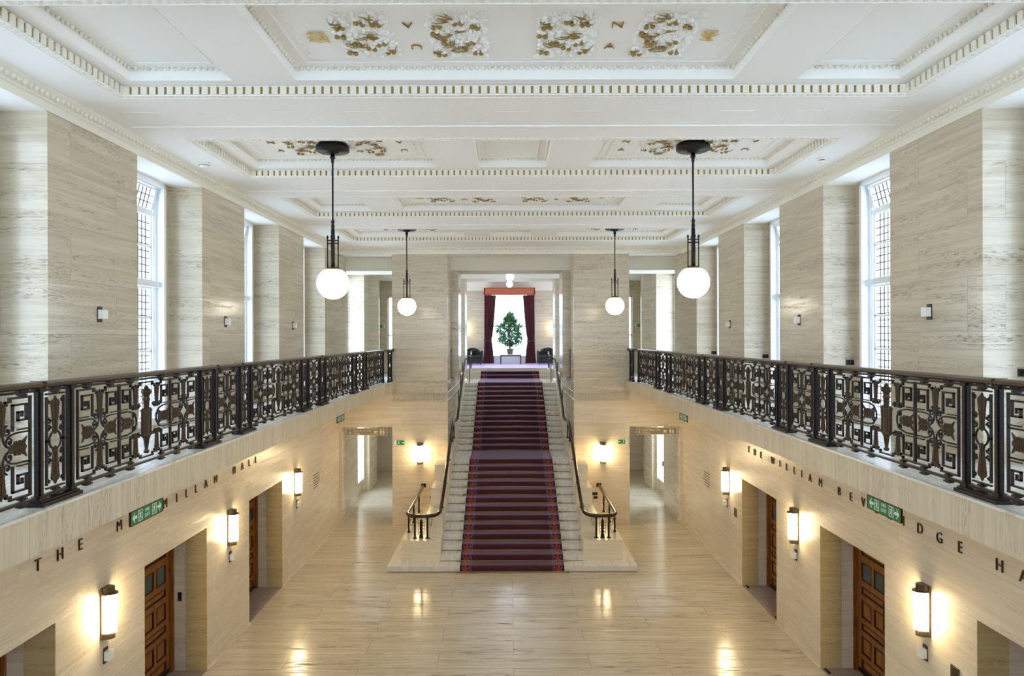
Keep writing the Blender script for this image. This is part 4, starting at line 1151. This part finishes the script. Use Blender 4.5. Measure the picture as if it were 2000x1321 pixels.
# ------------------------------------------------------------------ signs
def arrow(b, cx, cz, w_, h_, dr, fn, d=0.001):
    poly = [(cx+dr*w_/2, cz), (cx, cz+h_/2), (cx-dr*0.08*w_, cz+h_/2), (cx+dr*0.12*w_, cz+h_*0.14), (cx-dr*w_/2, cz+h_*0.14), (cx-dr*w_/2, cz-h_*0.14), (cx+dr*0.12*w_, cz-h_*0.14), (cx-dr*0.08*w_, cz-h_/2), (cx, cz-h_/2)]
    b.prism(poly, fn, 0, d)
def running_man(b, cx, cz, s_, dr, fn, d=0.001, fr=True):
    S = lambda u, v: (cx+dr*u*s_, cz+v*s_)
    def limb(p, q, w_):
        (x0, y0), (x1, y1) = S(*p), S(*q); L = math.hypot(x1-x0, y1-y0); nx, ny = -(y1-y0)/L*w_*s_/2, (x1-x0)/L*w_*s_/2
        b.prism([(x0+nx, y0+ny), (x1+nx, y1+ny), (x1-nx, y1-ny), (x0-nx, y0-ny)], fn, 0, d)
    b.prism([S(0.08+0.07*math.cos(t), 0.33+0.07*math.sin(t)) for t in [2*PI*i/10 for i in range(10)]], fn, 0, d)
    limb((0.03, 0.25), (-0.04, 0.0), 0.13); limb((0.03, 0.2), (0.2, 0.1), 0.06); limb((0.0, 0.2), (-0.2, 0.14), 0.06)
    limb((-0.03, 0.0), (0.12, -0.14), 0.08); limb((0.12, -0.14), (0.08, -0.36), 0.07); limb((-0.04, 0.0), (-0.1, -0.2), 0.08); limb((-0.1, -0.2), (-0.26, -0.24), 0.07)
    if fr:
        for (u0, u1, v0, v1) in ((-0.36, -0.30, -0.46, 0.46), (0.30, 0.36, -0.46, 0.46), (-0.36, 0.36, 0.41, 0.46), (-0.36, 0.36, -0.46, -0.41)):
            (x0, y0), (x1, y1) = S(u0, v0), S(u1, v1); b.prism([(x0, y0), (x1, y0), (x1, y1), (x0, y1)], fn, 0, d)
fire_t, exit_t = text_mesh('FIRE', 0.042, 0.001, 'signw'), text_mesh('EXIT', 0.042, 0.001, 'signw')
def make_exit():
    """hanging sign, face towards +x, text reads along +y seen from +x"""
    r = thing('exit_sign', 'x', 'sign')
    W2, H2 = 0.265, 0.062
    b = MB(); b.box(-0.012, 0.0, -W2, W2, -H2, H2); b.box(-0.012, 0.006, -W2, W2, H2-0.007, H2)
    b.box(-0.012, 0.006, -W2, W2, -H2, -H2+0.005); b.box(-0.012, 0.006, -W2, -W2+0.005, -H2, H2); b.box(-0.012, 0.006, W2-0.005, W2, -H2, H2)
    for q in (-0.18, 0.18): b.box(-0.008, 0.0, q-0.01, q+0.01, H2, H2+0.02)
    b.obj('sign_frame', 'oakdark', r)
    MB().box(0.0, 0.002, -W2+0.005, W2-0.005, -H2+0.005, H2-0.007).obj('sign_panel', 'green', r)
    fn = lambda u, v, d: (0.002+d, u, v)
    m = MB(); arrow(m, -0.20, 0, 0.075, 0.085, -1, fn); arrow(m, 0.20, 0, 0.075, 0.085, 1, fn)
    running_man(m, -0.115, 0, 0.1, -1, fn); running_man(m, 0.115, 0, 0.1, 1, fn); m.obj('pictograms', 'signw', r)
    link('lettering', fire_t, r, (0.0028, 0, 0.022), (PI/2, 0, PI/2)); link('lettering', exit_t, r, (0.0028, 0, -0.022), (PI/2, 0, PI/2))
    return r
ex = make_exit(); spots = [((-3.20, 5.91, 3.405), 0, 'green FIRE EXIT sign with two arrows under the near left gallery edge'), ((3.20, 5.95, 3.405), PI, 'green FIRE EXIT sign with two arrows under the near right gallery edge'),
    ((-3.20, 12.75, 3.405), 0, 'green fire exit sign under the far end of the left gallery'), ((3.20, 12.75, 3.405), PI, 'green fire exit sign under the far end of the right gallery')]
for i, (l, rz, lab) in enumerate(spots):
    o = ex if i == 0 else copy_tree(ex); relabel(o, lab, l, rz); o['group'] = 'hanging fire exit signs'
# running man signs on walls (facing -y)
def man_sign(name, lab, x, y, z, w_, h_, dr):
    r = thing(name, lab, 'sign', (x, y, z), 0, 'small green running man signs')
    MB().box(-w_/2, w_/2, -0.006, -0.001, -h_/2, h_/2).obj('sign_panel', 'green', r)
    fn = lambda u, v, d: (u, -0.006-d, v)
    m = MB(); running_man(m, dr*w_*0.0-dr*0.02, 0, h_*0.85, dr, fn, fr=False)
    ex_ = -dr*w_*0.36; m.prism([(ex_-w_*0.10, -h_*0.42), (ex_+w_*0.10, -h_*0.42), (ex_+w_*0.10, h_*0.42), (ex_-w_*0.10, h_*0.42)], fn, 0, 0.001)
    arrow(m, dr*w_*0.34, 0, w_*0.16, h_*0.4, dr, fn)
    for (a, c, d, e) in ((-w_/2, w_/2, h_/2-0.008, h_/2), (-w_/2, w_/2, -h_/2, -h_/2+0.008), (-w_/2, -w_/2+0.008, -h_/2, h_/2), (w_/2-0.008, w_/2, -h_/2, h_/2)):
        m.prism([(a, d), (c, d), (c, e), (a, e)], fn, 0, 0.001)
    m.obj('pictogram', 'signw', r); return r
man_sign('exit_sign', 'small green running man sign on the end wall left of the stairs', -2.935, YE, 2.155, 0.285, 0.145, 1)
man_sign('exit_sign', 'small green running man sign on the end wall right of the stairs', 2.94, YE, 2.165, 0.26, 0.13, -1)
man_sign('exit_sign', 'tiny green exit sign in the far upper left corridor', -4.50, 24.0, 5.33, 0.22, 0.12, -1)
man_sign('exit_sign', 'tiny green exit sign in the far upper right corridor', 4.50, 24.0, 5.33, 0.22, 0.12, 1)
# direction signs in the end doorways
t1, t2 = text_mesh('South Block Caf\u00e9', 0.082, 0.001, 'cream_ink', 'LEFT'), text_mesh('Toilets', 0.082, 0.001, 'cream_ink', 'LEFT')
def direction(lab, x):
    r = thing('direction_sign', lab, 'sign', (x, YE+0.05, 2.435), 0, 'taupe direction signs in the end doorways')
    W2, H2 = 0.54, 0.092
    MB().box(-W2, W2, 0, 0.03, -H2, H2).box(-0.4, -0.38, 0.005, 0.02, H2, 0.125).box(0.38, 0.4, 0.005, 0.02, H2, 0.125).obj('sign_panel', 'taupe', r)
    fn = lambda u, v, d: (u, -d, v); m = MB()
    for (a, c, d, e) in ((-W2, W2, H2-0.007, H2), (-W2, W2, -H2, -H2+0.007), (-W2, -W2+0.007, -H2, H2), (W2-0.007, W2, -H2, H2)): m.prism([(a, d), (c, d), (c, e), (a, e)], fn, 0, 0.001)
    m.prism([(-0.448, 0.055), (-0.438, 0.055), (-0.438, -0.02), (-0.448, -0.02)], fn, 0, 0.0015)
    m.prism([(-0.475, -0.02), (-0.411, -0.02), (-0.443, -0.058)], fn, 0, 0.0015)
    # cup and saucer
    m.prism([(0.19, 0.025), (0.265, 0.025), (0.255, -0.015), (0.235, -0.03), (0.22, -0.03), (0.20, -0.015)], fn, 0, 0.0015); m.prism([(0.17, -0.036), (0.285, -0.036), (0.27, -0.048), (0.185, -0.048)], fn, 0, 0.0015)
    m.prism([(0.265, 0.018), (0.285, 0.016), (0.285, -0.004), (0.262, -0.008)], fn, 0, 0.0015)
    for cx, sk in ((0.37, 0), (0.44, 1)):
        m.prism([(cx+0.014*math.cos(t), 0.052+0.014*math.sin(t)) for t in [2*PI*i/10 for i in range(10)]], fn, 0, 0.0015)
        if sk: m.prism([(cx-0.012, 0.034), (cx+0.012, 0.034), (cx+0.032, -0.03), (cx-0.032, -0.03)], fn, 0, 0.0015)
        else: m.prism([(cx-0.024, 0.034), (cx+0.024, 0.034), (cx+0.022, -0.02), (cx-0.022, -0.02)], fn, 0, 0.0015)
        for q in (-1, 1): m.prism([(cx+q*0.010-0.007, -0.02), (cx+q*0.010+0.007, -0.02), (cx+q*0.010+0.007, -0.07), (cx+q*0.010-0.007, -0.07)], fn, 0, 0.0015)
    m.obj('pictograms', 'cream_ink', r)
    link('lettering', t1, r, (-0.36, -0.002, 0.03), (PI/2, 0, 0)).scale = (0.82, 0.82, 1); link('lettering', t2, r, (-0.36, -0.002, -0.043), (PI/2, 0, 0)).scale = (0.82, 0.82, 1)
direction('taupe direction sign with cup and toilet symbols in the left end doorway', -3.80)
direction('taupe direction sign with cup and toilet symbols in the right end doorway', 3.83)

# ------------------------------------------------------------------ small wall fittings
def plate(name, lab, cat, loc_, w_, h_, rz, mat, det, grp=None):
    """plate on a wall, +x out"""
    r = thing(name, lab, cat, loc_, rz, grp)
    MB().box(0.001, 0.012, -w_/2, w_/2, -h_/2, h_/2).obj('plate', mat, r)
    b = MB(); det(b); b.obj('detail', 'black' if mat != 'black' else 'sconce', r); return r
sock = lambda b: (b.box(0.012, 0.015, -0.04, -0.012, -0.018, 0.018), b.box(0.012, 0.015, 0.012, 0.04, -0.018, 0.018))
for i, (x, y, z, lab) in enumerate(((4.90, 9.93, 4.53, 'dark socket plate on the second right gallery pier face'), (4.91, 6.60, 4.55, 'dark socket plate on the nearest right gallery pier face, at frame edge'),
                                    (4.93, 13.27, 4.53, 'dark socket plate on the third right gallery pier face'), (4.93, 16.60, 4.53, 'tiny dark socket plate on the farthest right gallery pier face'))):
    plate('wall_socket', lab, 'socket', (x, y, z), 0.115, 0.075, -PI/2, 'dark', sock, 'sockets on the right gallery piers')
plate('wall_socket', 'dark socket low on the end wall behind the left pedestal', 'socket', (-2.08, YE, 0.72), 0.09, 0.07, -PI/2, 'dark', sock)
plate('wall_socket', 'upper dark socket low on the end wall behind right pedestal', 'socket', (2.20, YE, 0.80), 0.13, 0.075, -PI/2, 'dark', sock)
plate('wall_socket', 'lower dark socket low on the end wall behind right pedestal', 'socket', (2.22, YE, 0.70), 0.10, 0.065, -PI/2, 'dark', sock)
plate('wall_socket', 'black square socket on the right passage window reveal', 'socket', (4.93, 21.86, 0.86), 0.14, 0.14, -PI/2, 'dark', sock)
grille = lambda b: [b.box(0.012, 0.015, -0.05, 0.05, -0.06+0.024*i, -0.05+0.024*i) for i in range(6)]
plate('vent_grille', 'small bronze grille right of the farthest right wall doorway', 'vent', (A, 13.80, 1.36), 0.13, 0.17, PI, 'sconce', grille)
plate('vent_grille', 'dark bronze grille at bottom edge beside the nearest right doorway', 'vent', (A, 7.02, 1.42), 0.13, 0.17, PI, 'sconce', grille)
plate('call_button', 'dark two button plate on the left door recess jamb', 'switch', (-4.92, 10.07, 1.10), 0.055, 0.13, -PI/2, 'dark', lambda b: (b.box(0.012, 0.016, -0.012, 0.012, 0.015, 0.04), b.box(0.012, 0.016, -0.012, 0.012, -0.04, -0.015)))
# faint engraved notice, each line a row of small strokes
for s, lab in ((-1, 'faint small engraved inscription lines on the left lower wall near the corner'), (1, 'faint small engraved inscription lines on the right lower wall near the corner')):
    r = thing('wall_inscription', lab, 'inscription', (s*A, 15.85, 1.62)); b = MB(); rnd = random.Random(5)
    for i in range(6):
        y = -0.26; z_ = 0.14-0.058*i; end = 0.26-rnd.uniform(0, 0.16)
        while y < end:
            l = rnd.uniform(0.004, 0.010); b.box(-s*0.001, -s*0.003, y, y+l, z_-0.011, z_+0.011)
            b.box(-s*0.001, -s*0.003, y, y+0.013, z_-0.011, z_-0.006)
            y += 0.022+(0.02 if rnd.random() < 0.2 else 0)
    b.obj('engraved_lines', 'wood', r)
for i, (x, y, z, lab) in enumerate(((-4.19, 9.27, 0.075, 'white round smoke detector on the ceiling beside the left cornice'), (4.12, 9.10, 0.05, 'small white smoke detector on the ceiling beside the right cornice'))):
    r = thing('smoke_detector', lab, 'smoke detector', (x, y, Z0))
    MB().lathe([(0, 0), (z, 0), (z, -0.02), (z*0.85, -0.03), (z*0.8, -0.05), (z*0.4, -0.065), (0, -0.065)], n=20).obj('housing', 'white', r)
    MB().lathe([(z*0.86, -0.03), (z*0.9, -0.034), (z*0.84, -0.038)], n=20).obj('vent_ring', 'sconce', r)
for (x, y, lab) in ((4.60, 13.36, 'small dark floor stop at the far right doorway, farther one'), (4.58, 11.85, 'small dark floor stop at the far right doorway, nearer one'), (4.58, 9.97, 'small dark floor stop at the middle right doorway'),
                    ):
    r = thing('door_stop', lab, 'door stop', (x, y, 0.012), 0, 'dark floor stops')
    b = MB(); b.hexa([(-0.02, -0.07, 0), (0.02, -0.07, 0), (0.02, 0.07, 0), (-0.02, 0.07, 0), (-0.012, -0.06, 0.028), (0.012, -0.06, 0.028), (0.012, 0.06, 0.02), (-0.012, 0.06, 0.02)]); b.obj('stop', 'bronze', r)

# ------------------------------------------------------------------ the lounge at the top
ZT = 3.746
def armchair(lab, x, y, rz):
    r = thing('armchair', lab, 'armchair', (x, y, ZT), rz, 'dark leather armchairs in the lounge')
    # faces -y ; tub back as a bent slab
    def arc_slab(b, r0, r1, a0, a1, z0, z1f, n=16):
        for i in range(n):
            t0 = a0+(a1-a0)*i/n; t1_ = a0+(a1-a0)*(i+1)/n
            q = lambda r_, t: (r_*math.cos(t), r_*0.92*math.sin(t))
            h0, h1 = z1f(t0), z1f(t1_)
            a_, b_, c_, d_ = q(r0, t0), q(r1, t0), q(r1, t1_), q(r0, t1_)
            b.hexa([(*a_, z0), (*b_, z0), (*c_, z0), (*d_, z0), (*a_, h0), (*b_, h0), (*c_, h1), (*d_, h1)])
    b = MB(); arc_slab(b, 0.26, 0.38, math.radians(25), math.radians(155), 0.06, lambda t: 0.60+0.14*max(0, math.sin(t)-0.3)/0.7); o = b.obj('backrest', 'leather', r)
    bv = o.modifiers.new('bevel', 'BEVEL'); bv.width = 0.02; bv.segments = 2; bv.limit_method = 'ANGLE'
    for s in (-1, 1):
        b = MB(); b.box(s*0.26, s*0.38, -0.36, 0.18, 0.06, 0.56); b.lathe([(0, -0.365), (0.065, -0.36), (0.065, 0.18), (0, 0.18)], s*0.32, 0, 0.55, 12, axis='y'); o = b.obj('armrest', 'leather', r)
        bv = o.modifiers.new('bevel', 'BEVEL'); bv.width = 0.02; bv.segments = 2; bv.limit_method = 'ANGLE'
    o = MB().box(-0.26, 0.26, -0.36, 0.26, 0.06, 0.27).obj('base', 'leather', r)
    o = MB().box(-0.255, 0.255, -0.38, 0.22, 0.275, 0.41).obj('seat_cushion', 'leather', r); bv = o.modifiers.new('bevel', 'BEVEL'); bv.width = 0.04; bv.segments = 3
    for sx in (-1, 1):
        for sy in (-1, 1): MB().lathe([(0, 0), (0.018, 0), (0.025, 0.06), (0, 0.06)], sx*0.28, sy*0.28, 0, 8).obj('foot', 'wood', r)
    return r
armchair('dark leather tub armchair left of the lounge window', -1.58, 29.6, math.radians(12))
armchair('dark leather tub armchair right of the lounge window', 1.62, 29.6, math.radians(-14))
tb = thing('coffee_table', 'low white topped table with dark legs under the plant', 'table', (0.05, 30.1, ZT))
MB().box(-0.62, 0.62, -0.26, 0.26, 0.405, 0.43).obj('tabletop', 'white', tb)
MB().box(-0.45, 0.45, -0.20, -0.17, 0.35, 0.405).box(-0.45, 0.45, 0.17, 0.20, 0.35, 0.405).box(-0.45, -0.42, -0.2, 0.2, 0.35, 0.405).box(0.42, 0.45, -0.2, 0.2, 0.35, 0.405).obj('apron', 'wood', tb)
for sx in (-1, 1):
    for sy in (-1, 1): MB().hexa([(sx*0.44-0.02, sy*0.185-0.02, 0), (sx*0.44+0.02, sy*0.185-0.02, 0), (sx*0.44+0.02, sy*0.185+0.02, 0), (sx*0.44-0.02, sy*0.185+0.02, 0), (sx*0.435-0.028, sy*0.185-0.025, 0.40), (sx*0.435+0.028, sy*0.185-0.025, 0.40), (sx*0.435+0.028, sy*0.185+0.025, 0.40), (sx*0.435-0.028, sy*0.185+0.025, 0.40)]).obj('leg', 'wood', tb)
pl = thing('potted_plant', 'bushy green weeping fig in a grey pot on the low table', 'plant', (0.02, 30.1, ZT+0.43))
MB().lathe([(0, 0), (0.11, 0), (0.15, 0.20), (0.165, 0.20), (0.165, 0.255), (0.145, 0.255), (0.14, 0.22), (0, 0.21)], n=18).obj('pot', 'pot', pl)
rnd = random.Random(4)
PR = [(0.38, 0.10), (0.50, 0.36), (0.65, 0.55), (0.90, 0.66), (1.10, 0.62), (1.30, 0.50), (1.50, 0.34), (1.70, 0.20), (1.85, 0.04)]
def prad(z_):
    for (a_, r_), (c_, q_) in zip(PR, PR[1:]):
        if a_ <= z_ <= c_: return r_+(q_-r_)*(z_-a_)/(c_-a_)
    return 0.05
b = MB(); tips = []
for i in range(5):
    a = rnd.uniform(0, 2*PI); b.tube([(0.02*math.cos(a), 0.02*math.sin(a), 0.18), (0.05*math.cos(a), 0.04*math.sin(a), 0.5), (0.10*math.cos(a+1), 0.08*math.sin(a+1), 0.9), (0.05*math.cos(a), 0.05*math.sin(a), 1.3+rnd.uniform(0, 0.3))], [0.016, 0.013, 0.009, 0.004], 6)
for i in range(120):
    z_ = 0.42+1.4*((i+0.5)/120); a = i*2.39996; q = math.sqrt(rnd.uniform(0.12, 1.0))*prad(z_)
    e = (q*math.cos(a), 0.8*q*math.sin(a), z_)
    b.tube([(0, 0, max(0.3, z_-0.22)), (e[0]*0.5, e[1]*0.5, z_-0.06), e], [0.006, 0.004, 0.002], 4); tips.append(e)
b.obj('stem', 'bark', pl)
b = MB()
for e in tips:
    for j in range(34):
        c = Vector(e)+Vector((rnd.gauss(0, 0.05), rnd.gauss(0, 0.05), rnd.gauss(0, 0.045)))
        d = Vector((rnd.uniform(-1, 1), rnd.uniform(-1, 1), rnd.uniform(-1.3, 0.2))).normalized(); sd = d.cross(Vector((rnd.uniform(-1, 1), rnd.uniform(-1, 1), 1))).normalized()
        up_ = d.cross(sd)*0.004; L = rnd.uniform(0.07, 0.12); w_ = L*0.28
        b.add([c, c+d*L*0.45+sd*w_+up_, c+d*L, c+d*L*0.45-sd*w_+up_], [(0, 1, 2, 3)])
me = b.mesh('foliage', 'leaf', clean=False); link('foliage', me, pl)
# curtains
def curtain(lab, s):
    r = thing('curtain', lab, 'curtain', (s*0.85, 30.55, ZT), 0, 'crimson curtains of the lounge window'); b = MB()
    n = 40; rows = [(0.02, 0.70, 1.19), (0.55, 0.73, 1.14), (1.0, 0.79, 1.13), (1.1, 0.81, 1.125), (1.25, 0.76, 1.13), (1.8, 0.70, 1.13), (2.4, 0.65, 1.12), (3.07, 0.60, 1.12)]
    vs = []
    for z_, x0, x1 in rows:
        for i in range(n+1):
            t = i/n; vs.append((s*(x0+(x1-x0)*t)-s*0.85, 0.045*math.sin(t*2*PI*7)+0.01*math.sin(t*50+z_*2), z_))
    m_ = n+1; N0 = len(vs); vs += [(x, y+0.012, z_) for x, y, z_ in vs]; fs = []
    for k in range(len(rows)-1):
        for i in range(n):
            a = k*m_+i; fs.append((a, a+1, a+1+m_, a+m_)); fs.append((a+N0, a+m_+N0, a+1+m_+N0, a+1+N0))
    b.add(vs, fs, 0, True); b.obj('drape', 'curtain', r)
    MB().tube([(s*0.80-s*0.85, -0.06, 1.02), (s*0.97-s*0.85, -0.085, 1.00), (s*1.14-s*0.85, -0.05, 1.06), (s*1.15-s*0.85, 0.2, 1.10)], 0.022, 8).obj('tieback', 'curtain', r)
curtain('crimson curtain tied back on the left of the lounge window', -1); curtain('crimson curtain tied back on the right of the lounge window', 1)
pm = thing('pelmet', 'terracotta patterned pelmet box above the crimson curtains', 'pelmet', (0, 30.6, 6.83))
MB().box(-1.14, 1.14, -0.20, -0.16, 0, 0.305).box(-1.14, -1.10, -0.2, 0.295, 0, 0.305).box(1.10, 1.14, -0.2, 0.295, 0, 0.305).box(-1.14, 1.14, -0.2, 0.295, 0.29, 0.31).obj('pelmet_board', 'pelmet', pm)
MB().box(-1.145, 1.145, -0.21, -0.2, 0.0, 0.02).box(-1.145, 1.145, -0.21, -0.2, 0.285, 0.305).obj('braid', 'curtain', pm)
